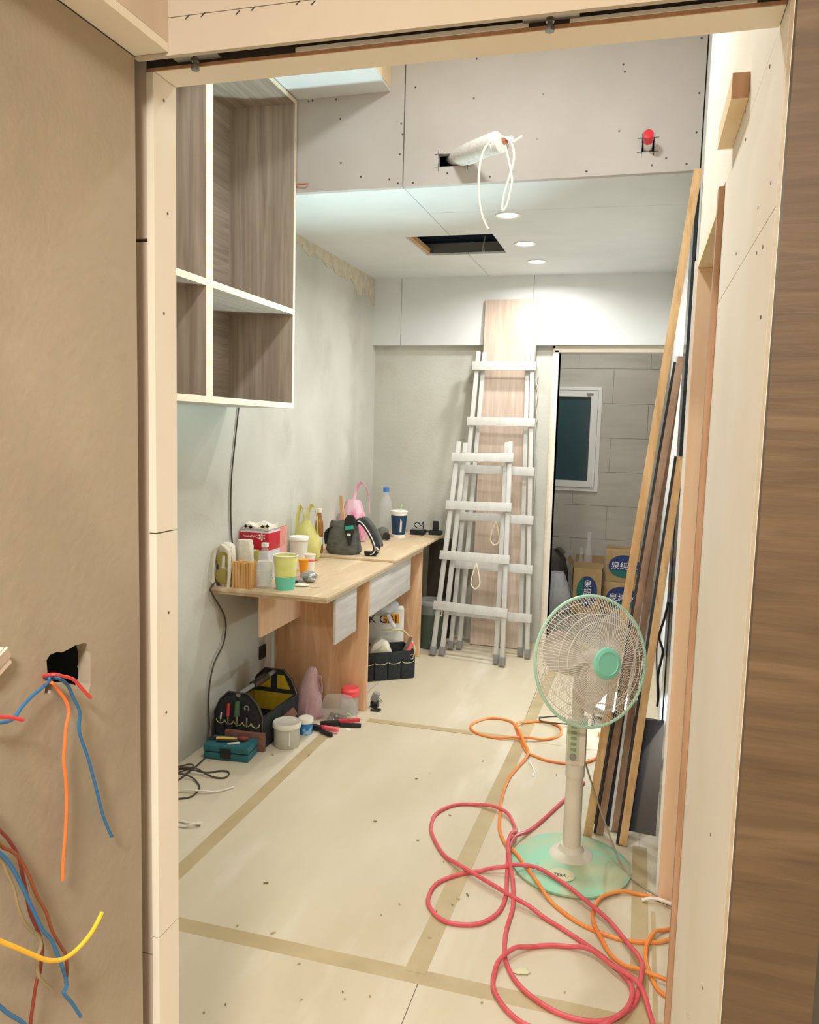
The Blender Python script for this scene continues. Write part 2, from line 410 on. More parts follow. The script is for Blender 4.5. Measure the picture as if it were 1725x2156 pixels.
# front bulkhead (grey board) with the two service holes
bf = sroot('wall_bulkhead', 'grey gypsum bulkhead dropping from the raised ceiling')
B().bb(XL, -1.0395, 3.42, 3.45, ZC - .004, 3.2).build('board', 'gypsum_grey', bf)
holed('board', 'gypsum_grey', 'y', (-1.0345, XR - .005), (ZC - .004, 3.2), [(-.882, -.757, 2.578, 2.629), (-.058, -.012, 2.586, 2.638)], 3.42, 3.45, bf)
B().bb(XL, XR, 3.6, 3.62, ZC + .012, 3.25).build('backing', 'cavity_shade', bf)  # dark sheet standing in for shade behind the holes and edge gap
sm = B()
for px, py in ((875,184),(845,260),(848,283),(870,445-60),(842,325),(838,386),(760,372),(718,343),(717,250),(1004,124),(998,207),(1144,198),(1131,293),(1032,372),(942,365),(1236,361),(868,386),(658,212),(708,209),(1313,136),(1316,151),(1304,276),(1403,333),(1446,345),(1234,361),(1373,348),(1478,80),(1473,196),(1467,279),(820,378),(650,213)):
    p = at(px, py, Y=3.42)
    if p.z > ZC + .01: sm.cyl((p.x, 3.4195, p.z), (p.x, 3.421, p.z), .0042, n=8)
stuff(sm.build('screw_heads', 'steel_dark', bf))
mk = B()
for cx0, cx1, z0, z1 in ((-.882, -.757, 2.578, 2.629), (-.058, -.012, 2.586, 2.638)):
    for x in (cx0, cx1):
        for z in (z0, z1):
            mk.bb(x - .018, x + .018, 3.4193, 3.4203, z - .001, z + .001); mk.bb(x - .001, x + .001, 3.4193, 3.4203, z - .018, z + .018)
stuff(mk.build('pencil_marks', 'ink', bf))
# raised ceiling and boxed soffit
struct(B().bb(XL - .1, XR + .1, 1.07, 3.5, 3.2, 3.25).build('ceiling_raised', 'gypsum'), 'raised white ceiling over the near half')
so = sroot('ceiling_soffit', 'boxed white soffit with bare wood side above cabinet')
B().bb(-1.855, -1.102, 1.14, 3.419, 2.898, 2.91).build('underside_board', 'gypsum', so)
B().bb(-1.112, -1.1, 1.14, 3.419, 2.9105, 3.199).build('side_board', 'ply_light', so)
B().bb(-1.85, -1.58, 1.14, 3.41, 2.911, 3.19).build('box_frame', 'gypsum', so)

# ---- partition with the sliding-door opening
wf = sroot('wall_front', 'white boarded partition around the doorway')
for z0, z1 in ((-.006, .62), (.622, 1.751), (1.756, 3.2)):
    B().bb(-1.95, -.719, 1.075, 1.13, z0, z1).build('board', 'gypsum_pink', wf)
B().bb(-.719, .5, 1.078, 1.128, 2.006, 3.2).build('board', 'gypsum_warm', wf)
t1 = sroot('trim_1', 'white painted lining of the doorway')
for z0, z1 in ((-.006, .652), (.6545, 1.314), (1.3165, 1.989)):
    B().bb(-.718, -.706, 1.073, 1.131, z0, z1).build('lining_board', 'gypsum_warm', t1)
B().bb(-.718, .136, 1.0765, 1.131, 1.99, 2.005).build('head_board', 'gypsum_warm', t1)
B().bb(-.718, .136, 1.0745, 1.0765, 1.9902, 1.9948).build('head_edge', 'ply_edge_brown', t1)
B().bb(-.718, .136, 1.0748, 1.0765, 1.995, 2.036).build('slot_shade_strip', 'slot_shade', t1)  # dark strip painted in place of shadow at the back of the slot
sc_ = B()
for px, py in ((345, 212), (353, 450), (345, 660), (355, 1290), (350, 1500)):
    p = at(px, py, X=-.706); sc_.cyl((-.7065, p.y, p.z), (-.7055, p.y, p.z), .0022, n=6)
for px, py in ((316, 197), (318, 345), (316, 470), (322, 890), (326, 1108), (326, 1318), (325, 1500), (327, 1690)):
    p = at(px, py, Y=1.075); sc_.cyl((p.x, 1.0755, p.z), (p.x, 1.0743, p.z), .0022, n=6)
stuff(sc_.build('nail_heads', 'steel_dark', t1))
# fascia over the sliding track, in two boards, and the pelmet at its left
fa = sroot('wall_fascia', 'beige boards above the sliding track')
B().bb(-.707, .5, 1.03, 1.0384, 1.988, 2.0365).build('board', 'gypsum_fascia', fa)
B().bb(-.707, .5, 1.03, 1.0384, 2.0375, 2.5).build('board', 'gypsum_fascia', fa)
B().bb(-.707, .136, 1.0385, 1.0745, 2.036, 2.046).build('slot_top', 'cavity_shade', fa)
st = B()
for px, py in ((395, 36), (428, 31), (501, 27), (534, 18), (628, 6), (660, 6)):
    p = at(px, py, Y=1.03); st.beam((p.x - .003, 1.0296, p.z - .0025), (p.x + .003, 1.0296, p.z + .0025), .0012, .001)
stuff(st.build('staples', 'steel_dark', fa))
pe = sroot('ceiling_pelmet', 'boxed pelmet along the grey wall')
B().bb(-.707, -.654, -1.5, 1.029, 1.992, 2.004).build('underside_board', 'gypsum_warm', pe)
B().bb(-.666, -.654, -1.5, 1.029, 2.0045, 2.5).build('side_board', 'gypsum_pink', pe)
# sliding track in its slot
tr = thing('sliding_track', 'aluminium sliding door track in the slot above the doorway', 'track', (-.3, 1.062, 2.006))
B().bb(-.405, .434, -.0165, -.0145, .004, .029).build('rail', 'alu', tr)
B().bb(-.405, .434, .0095, .012, .001, .029).build('rail', 'steel_dark', tr)
B().bb(-.405, .434, -.0145, .0095, .026, .029).build('channel_top', 'steel_dark', tr)
B().bb(at(622, 100, Y=1.072).x + .3, at(1113, 50, Y=1.072).x + .3, .0105, .0125, -.011, -.0055).build('cover_strip', 'white_pvc', tr)
B().bb(at(1200, 40, Y=1.072).x + .3, at(1595, 5, Y=1.072).x + .3, .0105, .0125, -.011, -.0065).build('cover_strip', 'white_pvc', tr)
for px, py in ((415, 126), (1160, 45)):
    p = at(px, py, Y=1.062)
    h = thing('door_hanger', 'small steel roller hanger bolt in the sliding track, ' + ('near grey wall' if px < 800 else 'near white wall'), 'hanger', (p.x, 1.057, at(px, py + 21, Y=1.057).z), 0, 'roller hangers in the sliding track')
    B().cyl((0, 0, .004), (0, 0, .03), .0035, n=10).build('bolt', 'steel', h)
    B().cyl((0, 0, 0), (0, 0, .006), .0062, n=6).cyl((0, 0, .011), (0, 0, .015), .0058, n=6).build('nut', 'steel', h)
    B().bb(-.035, .035, -.006, .012, .018, .021).build('bracket', 'steel', h)
    for s_ in (-.026, .026): B().cyl((s_, -.006, .0275), (s_, .008, .0275), .006, n=12).build('wheel', 'white_pvc', h)

# ---- right side: lining boards of the passage, side doorway
wn = sroot('wall_right_near', 'white boarded wall beside the doorway')
B().bb(.137, .16, 1.02, 1.0525, -.006, 2.5).build('casing', 'ply_edge', wn)
for z0, z1 in ((-.006, 1.7555), (1.7575, 1.9885), (1.9895, 3.2)):
    B().bb(.137, .16, 1.0535, 1.80, z0, z1).build('board', 'gypsum_warm', wn)
B().bb(.137, .16, 1.80, 2.62, 2.0, 3.2).build('board', 'gypsum_warm', wn)
sc_ = B()
for px, py in ((1625, 49), (1622, 140), (1570, 235), (1571, 294), (1530, 345), (1624, 385), (1597, 438), (1551, 534), (1594, 533), (1607, 520), (1603, 668), (1497, 1757), (1480, 2080), (1450, 2135)):
    p = at(px, py, X=.137)
    if p.y < 1.79: sc_.cyl((.1375, p.y, p.z), (.1362, p.y, p.z), .0026, n=6)
stuff(sc_.build('nail_heads', 'steel_dark', wn))
d2 = sroot('door_2', 'side doorway with bare plywood lining')
B().bb(.125, .1365, 1.80, 1.83, -.006, 1.99).build('near_stop', 'ply_edge_brown', d2)
B().bb(.137, .36, 1.801, 1.822, -.006, 1.985).build('near_jamb', 'ply_peach', d2)
B().bb(.135, .36, 2.574, 2.596, -.006, 1.975).build('far_jamb', 'ply_peach', d2)
B().bb(.135, .36, 1.83, 2.596, 1.976, 1.999).build('head', 'ply_light', d2)
B().bb(.127, .167, 2.596, 2.618, -.006, 2.0).build('casing', 'gypsum', d2)
struct(B().bb(.9, .95, 1.2, 2.7, -.006, 3.2).build('wall_side_room', 'gypsum'), 'wall of the side room')
struct(B().bb(.16, .9, 1.27, 1.30, -.006, 3.2).build('wall_side_near', 'gypsum'), 'wall of the side room')
struct(B().bb(.268, .9, 2.6, 2.65, -.006, 3.2).build('wall_side_far', 'gypsum'), 'wall of the side room')
struct(B().bb(.16, .95, 1.2, 2.7, 2.3, 2.35).build('ceiling_side_room', 'gypsum'), 'ceiling of the side room')
# wood-grain panel facing the corridor, recess beside it
struct(B().bb(.1375, .236, 1.0, 1.019, -.006, 2.5).build('wall_cladding', 'panel_brown'), 'brown wood grain panel beside the doorway')
struct(B().bb(.236, .95, 1.22, 1.26, -.006, 2.5).build('wall_recess', 'recess_shade'), 'recess wall beside the wood panel, coloured dark as shade')
struct(B().bb(.9, .95, -1.6, 1.22, -.006, 2.5).build('wall_corridor_right', 'plaster_near'), 'corridor wall')
struct(B().bb(-.8, .95, -1.65, -1.6, -.006, 2.5).build('wall_corridor_end', 'plaster_near'), 'corridor end wall')
struct(B().bb(-.8, .95, -1.6, 1.23, 2.5, 2.55).build('ceiling_corridor', 'gypsum_warm'), 'corridor ceiling')
# grey plaster wall of the corridor with a broken-out hole
def broken_wall():
    bm = bmesh.new()
    out = [(-1.6, -.006), (1.029, -.006), (1.029, 1.99), (-1.6, 1.99)]
    px = [(100,1420),(98,1390),(106,1378),(122,1372),(130,1374),(146,1366),(158,1359),(176,1354),(184,1356),(190,1372),(191,1400),(191,1440),(186,1462),(170,1447),(150,1440),(132,1438),(112,1442),(105,1460),(94,1460),(96,1440)]
    inn = [(p.y, p.z) for p in (at(x, y, X=-.707) for x, y in px)]
    def loop(pts): 
        vs = [bm.verts.new((-.707, a, b)) for a, b in pts]
        return [bm.edges.new((vs[i], vs[(i + 1) % len(vs)])) for i in range(len(vs))]
    bmesh.ops.triangle_fill(bm, use_beauty=True, edges=loop(out) + loop(inn))
    r = bmesh.ops.extrude_face_region(bm, geom=list(bm.faces))
    bmesh.ops.translate(bm, vec=(-.02, 0, 0), verts=[g for g in r['geom'] if isinstance(g, bmesh.types.BMVert)])
    bmesh.ops.recalc_face_normals(bm, faces=bm.faces)
    me = bpy.data.meshes.new('wall_corridor_left'); bm.to_mesh(me); bm.free(); me.materials.append(MATS['plaster_near'])
    o = bpy.data.objects.new('wall_corridor_left', me); col.objects.link(o); return o
wc = struct(broken_wall(), 'warm grey plaster wall with broken out wiring hole')
B().bb(-.85, -.80, -1.6, 1.02, -.006, 1.99).build('backing', 'cavity_shade', wc)
# crumbling plaster inside the hole
rp = B()
for k in range(9):
    p = at(random.uniform(168, 190), random.uniform(1378, 1450), X=-.728); rp.ball((p.x, p.y, p.z), random.uniform(.004, .008), 7, 5, wob=lambda t, z: 1 + .3 * math.sin(3 * t + z * 300))
rp.build('crumbs', 'plaster_near', wc)

# ---- back room
wk = sroot('wall_back_room', 'tiled wall of the back room')
B().bb(-1.4, .5, 7.008, 7.1, -.1, 2.6).build('bed', 'grout', wk)
WIN = (-1.02, -.328, .978, 1.857)
me_cache = {}
for r in range(9):
    z0 = .0 + .287 * r; z1 = min(z0 + .2845, 2.55)
    x = -1.4 - (.29 if r % 2 else 0)
    while x < .5:
        x0, x1 = max(x, -1.4), min(x + .577, .5); x += .58
        if x1 - x0 < .03: continue
        segs = [(x0, x1, z0, z1)]
        if z1 > WIN[2] and z0 < WIN[3] and x0 < WIN[1]:
            segs = []
            if x1 > WIN[1]: segs.append((WIN[1], x1, z0, z1))
            if z0 < WIN[2]: segs.append((x0, min(x1, WIN[1]), z0, WIN[2]))
            if z1 > WIN[3]: segs.append((x0, min(x1, WIN[1]), WIN[3], z1))
        for s_ in segs: B().bb(s_[0], s_[1], 7.0, 7.008, s_[2], s_[3]).build('tile', 'wall_tile', wk)
struct(B().bb(-1.45, -1.4, YB + .12, 7.1, -.1, 2.6).build('wall_back_room_left', 'wall_tile'), 'side wall of the back room')
struct(B().bb(.5, .55, YB, 7.1, -.1, 2.6).build('wall_back_room_right', 'wall_tile'), 'side wall of the back room')
struct(B().bb(-1.45, .55, YB + .12, 7.1, 2.55, 2.6).build('ceiling_back_room', 'gypsum'), 'ceiling of the back room')
w1 = sroot('window_1', 'white framed awning window with dark glass')
holed('frame', 'white_pvc', 'y', WIN[:2], WIN[2:], [(-.99, -.358, 1.008, 1.83)], 6.985, 7.05, w1)
holed('sash', 'white_pvc', 'y', (-.988, -.36), (1.012, 1.826), [(-.93, -.416, 1.066, 1.772)], 6.975, 7.02, w1)
B().bb(-.95, -.40, 7.0, 7.006, 1.05, 1.79).build('pane', 'teal_glass', w1)
B().bb(-.45, -.40, 6.962, 6.975, 1.79, 1.803).bb(-.445, -.425, 6.95, 6.965, 1.793, 1.80).build('latch', 'steel', w1)

# ================================================================== LAMPS
def ceiling_lamp(loc, r, label, group=None, material='lamp_glass'):
    t = thing('ceiling_downlight', label, 'downlight', loc, 0, group)
    b = B(); b.capb = b.capt = False
    b.lathe([(r * .82, .0), (r, -.003), (r * 1.22, -.004), (r * 1.25, -.001), (r * 1.25, 0)], n=28).build('trim_ring', 'white_pvc', t)
    B().lathe([(0, -.0022), (r * .8, -.0022), (r * .82, 0), (0, 0)], n=28).build('lens', material, t)
    return t
for k, (x, y, wd) in enumerate(((-.671, 3.969, 'nearest the grey bulkhead'), (-.673, 4.58, 'middle of the row of three'), (-.668, 5.07, 'nearest the back wall'))):
    ceiling_lamp((x, y, ZC - .0005), .05, 'round glowing downlight in the white ceiling, ' + wd, 'downlights in the lower ceiling')
    area_light('downlight_light', (x, y, ZC - .012), (0, 0, -1), .085, 8, (.99, .98, .97), spread=165)
ceiling_lamp((-.55, 2.2, 3.1995), .11, 'large round lamp on the raised ceiling')
ceiling_lamp((-.45, 6.2, 2.5495), .11, 'unseen round lamp added on the back room ceiling as fill')  # unseen fitting added to go with the back room fill
ceiling_lamp((-.08, -.7, 2.4995), .19, 'large round lamp on the corridor ceiling')
# LED floodlight standing on the floor behind the fan
L = Vector((-.055, 4.12, 0))
t = thing('work_light', 'glaring LED work light on the floor behind leaning planks', 'work light', L)
D = Vector((-.47, -.40, .79)).normalized()
R = D.to_track_quat('Z', 'Y').to_matrix()
M = Matrix.Translation((0, 0, .115)) @ R.to_4x4()
B(M).box((0, 0, -.018), (.20, .15, .03)).build('housing', 'lamp_body', t, bevel=.006)
B(M).box((0, 0, .0005), (.17, .12, .003)).build('lens', 'lamp_cool', t)
fb = B(M)
for k in range(6): fb.box((-.06 + k * .024, 0, -.045), (.004, .1, .026))
fb.build('cooling_fins', 'lamp_body', t)
B().tube([(-.1, 0, .1), (-.1, .0, .012), (-.1, -.07, .008)], .006).tube([(.1, 0, .1), (.1, .0, .012), (.1, -.07, .008)], .006).tube([(-.1, .06, .008), (.1, .06, .008)], .006).tube([(-.1, 0, .012), (-.1, .06, .008)], .006).tube([(.1, 0, .012), (.1, .06, .008)], .006).tube([(-.1, 0, .105), (.1, 0, .105)], .004).build('stand', 'lamp_body', t)
area_light('work_light_beam', L + Vector((0, 0, .115)) + D * .012, D, .165, 6, COOL, .115, 'RECTANGLE', 52)

# ================================================================== UPPER CABINET
c = thing('wall_cabinet', 'open brown laminate wall cabinet with pale edging, hung on grey wall', 'cabinet', (-1.69, 2.72, 1.555))
def panel(nm, x0, x1, y0, y1, z0, z1, m_, front=True):
    o = B().bb(x0 + 1.69, x1 + 1.69, y0 - 2.72, y1 - 2.72, z0 - 1.555, z1 - 1.555).build(nm, m_, c)
    if front: B().bb(-1.5295 + 1.69, -1.527 + 1.69, y0 - 2.72, y1 - 2.72, z0 - 1.555, z1 - 1.555).build('edge_band', 'ply_edge', o)
    return o
XF = -1.53; Z0, Z1 = 1.555, 2.892; Y0, Y1 = 1.95, 3.412
panel('bottom_panel', -1.852, XF, Y0, Y1, Z0, Z0 + .024, 'laminate_y')
panel('top_panel', -1.852, XF, Y0, Y1, Z1 - .018, Z1, 'laminate_y')
panel('side_panel', -1.852, XF, Y1 - .018, Y1, Z0 + .024, Z1 - .018, 'laminate_z')
panel('side_panel', -1.852, XF, Y0, Y0 + .018, Z0 + .024, Z1 - .018, 'laminate_z')
panel('divider', -1.846, XF, 2.641, 2.688, Z0 + .024, Z1 - .018, 'laminate_z')
panel('back_panel', -1.852, -1.846, Y0 + .018, Y1 - .018, Z0 + .024, Z1 - .018, 'laminate_y', False)
panel('shelf', -1.846, XF, 2.688, Y1 - .018, 1.972, 1.996, 'laminate_y')
panel('shelf', -1.846, XF, Y0 + .018, 2.641, 1.972, 1.996, 'laminate_y')

# ================================================================== WORKBENCH
tb = thing('workbench', 'makeshift plywood workbench along grey wall, covered with clutter', 'table', (-1.57, 4.4, 0))
def tp(nm, x0, x1, y0, y1, z0, z1, m_): return B().bb(x0 + 1.57, x1 + 1.57, y0 - 4.4, y1 - 4.4, z0, z1).build(nm, m_, tb, bevel=.0012)
tp('tabletop', -1.857, -1.285, 3.25, 4.9, .716, .730, 'ply_top')
tp('tabletop', -1.857, -1.29, 3.262, 4.9, .701, .7155, 'ply_top')
tp('tabletop', -1.857, -1.275, 4.24, 5.46, .7305, .743, 'ply_top')
tp('leg_panel', -1.828, -1.302, 3.872, 3.888, 0, .7, 'ply')
tp('leg_panel', -1.828, -1.302, 4.93, 4.946, 0, .7, 'ply')
tp('apron', -1.312, -1.300, 3.40, 3.685, .478, .7, 'grey_board')
tp('apron', -1.312, -1.300, 3.8885, 4.66, .50, .7, 'grey_board')
tp('apron', -1.690, -1.678, 3.40, 3.8715, .474, .7, 'ply_peach')
tp('ledger', -1.85, -1.81, 3.95, 4.9, .64, .7, 'pine')

# ================================================================== LADDERS AND BOARD AT THE BACK WALL
bo = thing('laminate_board', 'tall pale wood grain board leaning on the back wall behind ladders', 'board', (-.88, 5.36, 0))
B().beam((0, .0, .006), (0, .128, 2.35), .352, .016).build('face_sheet', 'laminate_pale', bo)
def ladder(label, fl_, fr, tl, tr_, rungs, group):
    base = (Vector(fl_) + Vector(fr)) / 2
    t = thing('step_ladder', label, 'ladder', base, 0, group)
    fl_, fr, tl, tr_ = [Vector(p) - base for p in (fl_, fr, tl, tr_)]
    ax = (fr - fl_).normalized(); ax.z = 0
    up = ((tl + tr_) / 2 - (fl_ + fr) / 2).normalized()
    back = up.cross(ax).normalized()
    if back.y < 0: back = -back
    side = ax
    Ls = (tl - fl_).length
    def pair(f, tp_, s):
        a = (tp_ - f).normalized()
        for k in range(2):
            off = side * s * (k * .052) + back * (k * .03)
            p0 = f + off + a * .0; p1 = tp_ + side * s * (k * .036) + back * (k * .03)
            if k: p0.z = max(p0.z, 0)
            o = B().beam(p0 + a * .04, p1, .028, .022, back).build('rail', 'white_paint', t, bevel=.003)
            B().beam(p0 + a * .012, p0 + a * .065, .036, .03, back).build('foot', 'grey_plastic', t, bevel=.003)
    pair(fl_, tl, 1); pair(fr, tr_, -1)
    for q in rungs:
        a = fl_.lerp(tl, q); b = fr.lerp(tr_, q); d = (b - a).normalized()
        B().beam(a - d * .028 - back * .02, b + d * .028 - back * .02, .058, .012, back).build('rung', 'white_paint', t, bevel=.002)
    return t, fl_, fr, tl, tr_, base, back
l2 = ladder('taller white step ladder directly against the pale board', (-1.15, 5.165, 0), (-.632, 5.145, 0), (at(1008, 740, Y=5.42)), (at(1122, 740, Y=5.42)), (.072 + .06, .132 + .157, .29 + .158, .605, .765, .925 + .025), 'folded white step ladders')
l1 = ladder('shorter white step ladder leaning in front of the taller one', (-1.228, 4.985, 0), (-.757, 4.902, 0), (at(967, 930, Y=5.24)), (at(1076, 930, Y=5.24)), (.235, .468, .70, .925), 'folded white step ladders')
def rope(p, w_, h, label):
    x, y, z = p
    pts = [(x, y, z), (x - w_ * .35, y - .004, z - h * .4), (x - w_ * .5, y - .006, z - h * .8), (x, y - .006, z - h), (x + w_ * .5, y - .004, z - h * .8), (x + w_ * .3, y, z - h * .35), (x, y, z)]
    tag(B().tube(smooth(pts, 8), .0045, 6).build('rope_loop', 'rope', None), label, 'rope', 'rope loops on the ladders')
p = at(1044, 1098, Y=5.19); rope(p, .055, .155, 'white rope loop hanging from a rung of the taller ladder')
p = at(1003, 1186, Y=4.99); rope(p, .055, .165, 'white rope loop hanging from a rung of the shorter ladder')
wire('white_string', [at(*p, Y=5.535) for p in ((1131, 758), (1133, 790), (1128, 800), (1133, 820), (1129, 850), (1131, 880), (1127, 900), (1125, 950), (1127, 1000), (1124, 1060))], .003, 'cord_white', 'thin white string hanging on the back wall beside door frame', 'string')

# ================================================================== PEDESTAL FAN
F = Vector((-.152, 2.69, 0))
fan = thing('pedestal_fan', 'mint green and cream pedestal fan standing on the floor', 'fan', F)
base = B().lathe([(.0, 0), (.188, .0), (.2, .004), (.202, .012), (.19, .02), (.12, .032), (.075, .045), (.0, .05)], n=48).build('base', 'mint_dusty', fan)
B().lathe([(.0, .045), (.075, .045), (.068, .052), (.045, .062), (.038, .075), (.036, .08), (0, .08)], n=32).build('base_collar', 'fan_white', base)
b = B().lathe([(0, 0), (.038, 0), (.038, .0012), (0, .0012)], n=24)
tilt = Matrix.Translation((-.02, -.125, .0335)) @ Matrix.Rotation(math.radians(8), 4, 'X')
b2 = B(tilt); b2.lathe([(0, 0), (.04, 0), (.04, .0012), (0, .0012)], n=24, sx=1.1, sy=.8); b2.build('sticker', 'sticker', base)
text('TERA', .017, 'ink', base, tilt @ Matrix.Translation((-.004, -.004, .0016)))
B().cyl((0, 0, .07), (0, 0, .36), .031, .028, 24).build('column', 'fan_white', fan)
B().cyl((0, 0, .325), (0, 0, .37), .0325, .0325, 24).build('locking_collar', 'fan_white', fan)
body = B().box((0, 0, .45), (.066, .056, .165)).build('control_housing', 'fan_white', fan, bevel=.012)
B().box((-.008, -.0285, .455), (.038, .003, .135)).build('control_panel', 'fan_panel', body, bevel=.001)
for k in range(5):
    B().box((-.008, -.0312, .505 - k * .0195), (.019, .005, .009), Matrix.Rotation(.12, 3, 'X')).build('push_button', 'fan_button', body, bevel=.0015)
B().cyl((-.008, -.03, .402), (-.008, -.037, .402), .011, n=20).build('timer_knob', 'grey_plastic', body)
B().box((.022, -.026, .52), (.018, .012, .016)).build('release_clip', 'mint_hub', body, bevel=.002)
B().cyl((0, 0, .52), (0, .01, .68), .02, .022, 16).build('neck', 'fan_white', fan)
# head: local +Z is the blowing direction
nrm = Vector((.60, -.78, .19)).normalized()
Q = nrm.to_track_quat('Z', 'Y').to_matrix().to_4x4()
HC = at(1246, 1392, Y=2.69 - .09) - F
HM = Matrix.Translation(HC) @ Q
RO = .206
def dome(rr, s):
    t_ = rr / RO
    return s * (.078 * (1 - t_ ** 2.6) + .004)
gf = B(HM); gr = B(HM)
for k in range(112):
    a = 2 * PI * k / 112; ca, sa = math.cos(a), math.sin(a)
    gf.tube([(r_ * ca, r_ * sa, dome(r_, 1)) for r_ in (.046, .085, .125, .16, .19, RO)], .00085, 4)
    a += .03; ca, sa = math.cos(a - .25), math.sin(a - .25)
    if k % 4 != 3: gr.tube([(r_ * math.cos(a + (r_ - RO) * 1.5), r_ * math.sin(a + (r_ - RO) * 1.5), dome(r_, -1)) for r_ in (.05, .09, .13, .165, .19, RO)], .00085, 4)
def ring(bd, rr, z, r_, n=72): bd.tube([(rr * math.cos(2 * PI * i / n), rr * math.sin(2 * PI * i / n), z) for i in range(n)], r_, 6, closed=True)
ring(gf, .152, dome(.152, 1), .0013); ring(gf, .128, dome(.128, 1), .0013)
ring(gr, .15, dome(.15, -1), .0013); ring(gr, .185, dome(.185, -1), .0013)
stuff(gf.build('front_grille', 'fan_wire', fan)); stuff(gr.build('rear_grille', 'fan_wire', fan))
rb = B(HM); ring(rb, RO + .003, 0, .0054, 72); rb.build('rim', 'mint', fan)
hb = B(HM); hb.lathe([(0, .079), (.046, .079), (.05, .084), (.047, .090), (.036, .0935), (.034, .0915), (0, .0925)], n=36); hub = hb.build('hub_badge', 'mint_hub', fan)
mo = B(HM); mo.lathe([(0, -.21), (.035, -.208), (.055, -.19), (.06, -.12), (.058, -.085), (0, -.08)], n=28); mo.build('motor_housing', 'fan_white', fan)
sp = B(HM); sp.lathe([(0, -.03), (.03, -.03), (.034, -.01), (.03, .03), (0, .036)], n=24); sp.build('spinner', 'fan_blade', fan)
for k in range(3):
    bl = B(HM @ Matrix.Rotation(2 * PI * k / 3 + .5, 4, 'Z')); vs = []; fs = []
    nu, nv = 9, 8
    for side_ in (0, 1):
        for i in range(nu):
            u = i / (nu - 1); r_ = .026 + u * .152
            wdt = .35 + .62 * math.sin(PI * min(1, .25 + u * .62)) ** 1.0
            for j in range(nv):
                v = j / (nv - 1); a = (v - .5) * 1.25 * wdt + .25 * u
                rr = r_ * (1 - .10 * (2 * v - 1) ** 2 * u)
                vs.append((rr * math.cos(a), rr * math.sin(a), -.012 + (v - .5) * .05 * (1 - .35 * u) + side_ * .0022))
    o_ = nu * nv
    for s_ in (0, 1):
        for i in range(nu - 1):
            for j in range(nv - 1):
                q = (i * nv + j, (i + 1) * nv + j, (i + 1) * nv + j + 1, i * nv + j + 1); fs.append(tuple(a + s_ * o_ for a in q))
    edge = [i * nv for i in range(nu)] + [(nu - 1) * nv + j for j in range(1, nv)] + [i * nv + nv - 1 for i in range(nu - 2, -1, -1)] + [j for j in range(nv - 2, 0, -1)]
    for a, b_ in zip(edge, edge[1:] + edge[:1]): fs.append((a, b_, b_ + o_, a + o_))
    bl.add(vs, fs); bl.build('blade', 'fan_blade', fan)
wire('power_cord', [p - F for p in (F + Vector((.03, .02, .37)), at(1256, 1680, Y=2.78), at(1290, 1775, Y=2.74), at(1306, 1815, Z=.04), at(1328, 1846, Z=.014), at(1358, 1870, Z=.004), at(1412, 1903, Z=.004), at(1450, 1930, Z=.004))], .0032, 'cord_beige', parent=fan)

# ================================================================== LEANING PLANKS AND BOARDS ON THE RIGHT
G = 'planks leaning on the right wall'
def plank(p, q, w_, h, m_, label, extra=None):
    p = Vector(p); q = Vector(q); t = thing('plank', label, 'plank', p, 0, G)
    B().beam((0, 0, 0.004), q - p, w_, h, (0, 1, 0)).build('board', m_, t, bevel=.0012)
    if extra:
        B().beam(Vector((-w_ / 2 - .005, .004, .004)), q - p + Vector((-w_ / 2 - .005, .004, 0)), .009, h, (0, 1, 0)).build('edge_strip', extra, t)
    return t
plank((-.108, 2.905, 0), (.148, 3.215, 2.447), .030, .016, 'pine', 'longest thin pine plank reaching nearly to the ceiling')
plank((-.066, 2.945, 0), (.128, 3.30, 1.76), .026, .02, 'pine_brown', 'brown plank with black edge standing between two pine planks', 'black_edge')
plank((-.012, 2.985, 0), (.135, 3.40, 1.79), .024, .02, 'pine_brown', 'brown plank with pale edge behind the black edged plank', 'white_pvc')
plank((.018, 2.890, 0), (.150, 3.22, 1.40), .028, .018, 'pine', 'shorter pine plank in front of black glossy boards', 'black_edge')
o = B(); vs0 = [(-.095, 3.025, .001), (.134, 3.0, .001), (.149, 3.17, .38), (-.068, 3.20, .38)]
n_ = Vector((0, .018, 0)); o.add([Vector(v) for v in vs0] + [Vector(v) + n_ for v in vs0], [(0, 1, 2, 3), (7, 6, 5, 4), (0, 4, 5, 1), (1, 5, 6, 2), (2, 6, 7, 3), (3, 7, 4, 0)])
tag(o.build('gloss_board', 'black_gloss'), 'low black glossy board standing behind the leaning planks', 'board')
tag(B().bb(.152, .166, 2.66, 3.37, .001, 1.25).build('gloss_board', 'black_gloss'), 'black glossy panel flat against the white wall, behind planks', 'board')
tag(B().beam((.152, 3.5, .001), (.160, 3.5, 2.44), .012, .22).build('gloss_board', 'black_gloss'), 'tall narrow black panel upright against the white wall', 'board')
# block screwed over the side door
tag(B().bb(.110, .1365, 1.447, 1.69, 2.027, 2.067).build('wood_block', 'ply_light'), 'short wooden block fixed on white wall above side doorway', 'block')
B().bb(-.0130, .0130, -.1227, -.1214, .0005, .0395).build('end_grain', 'ply_edge_brown', bpy.data.objects['wood_block'])
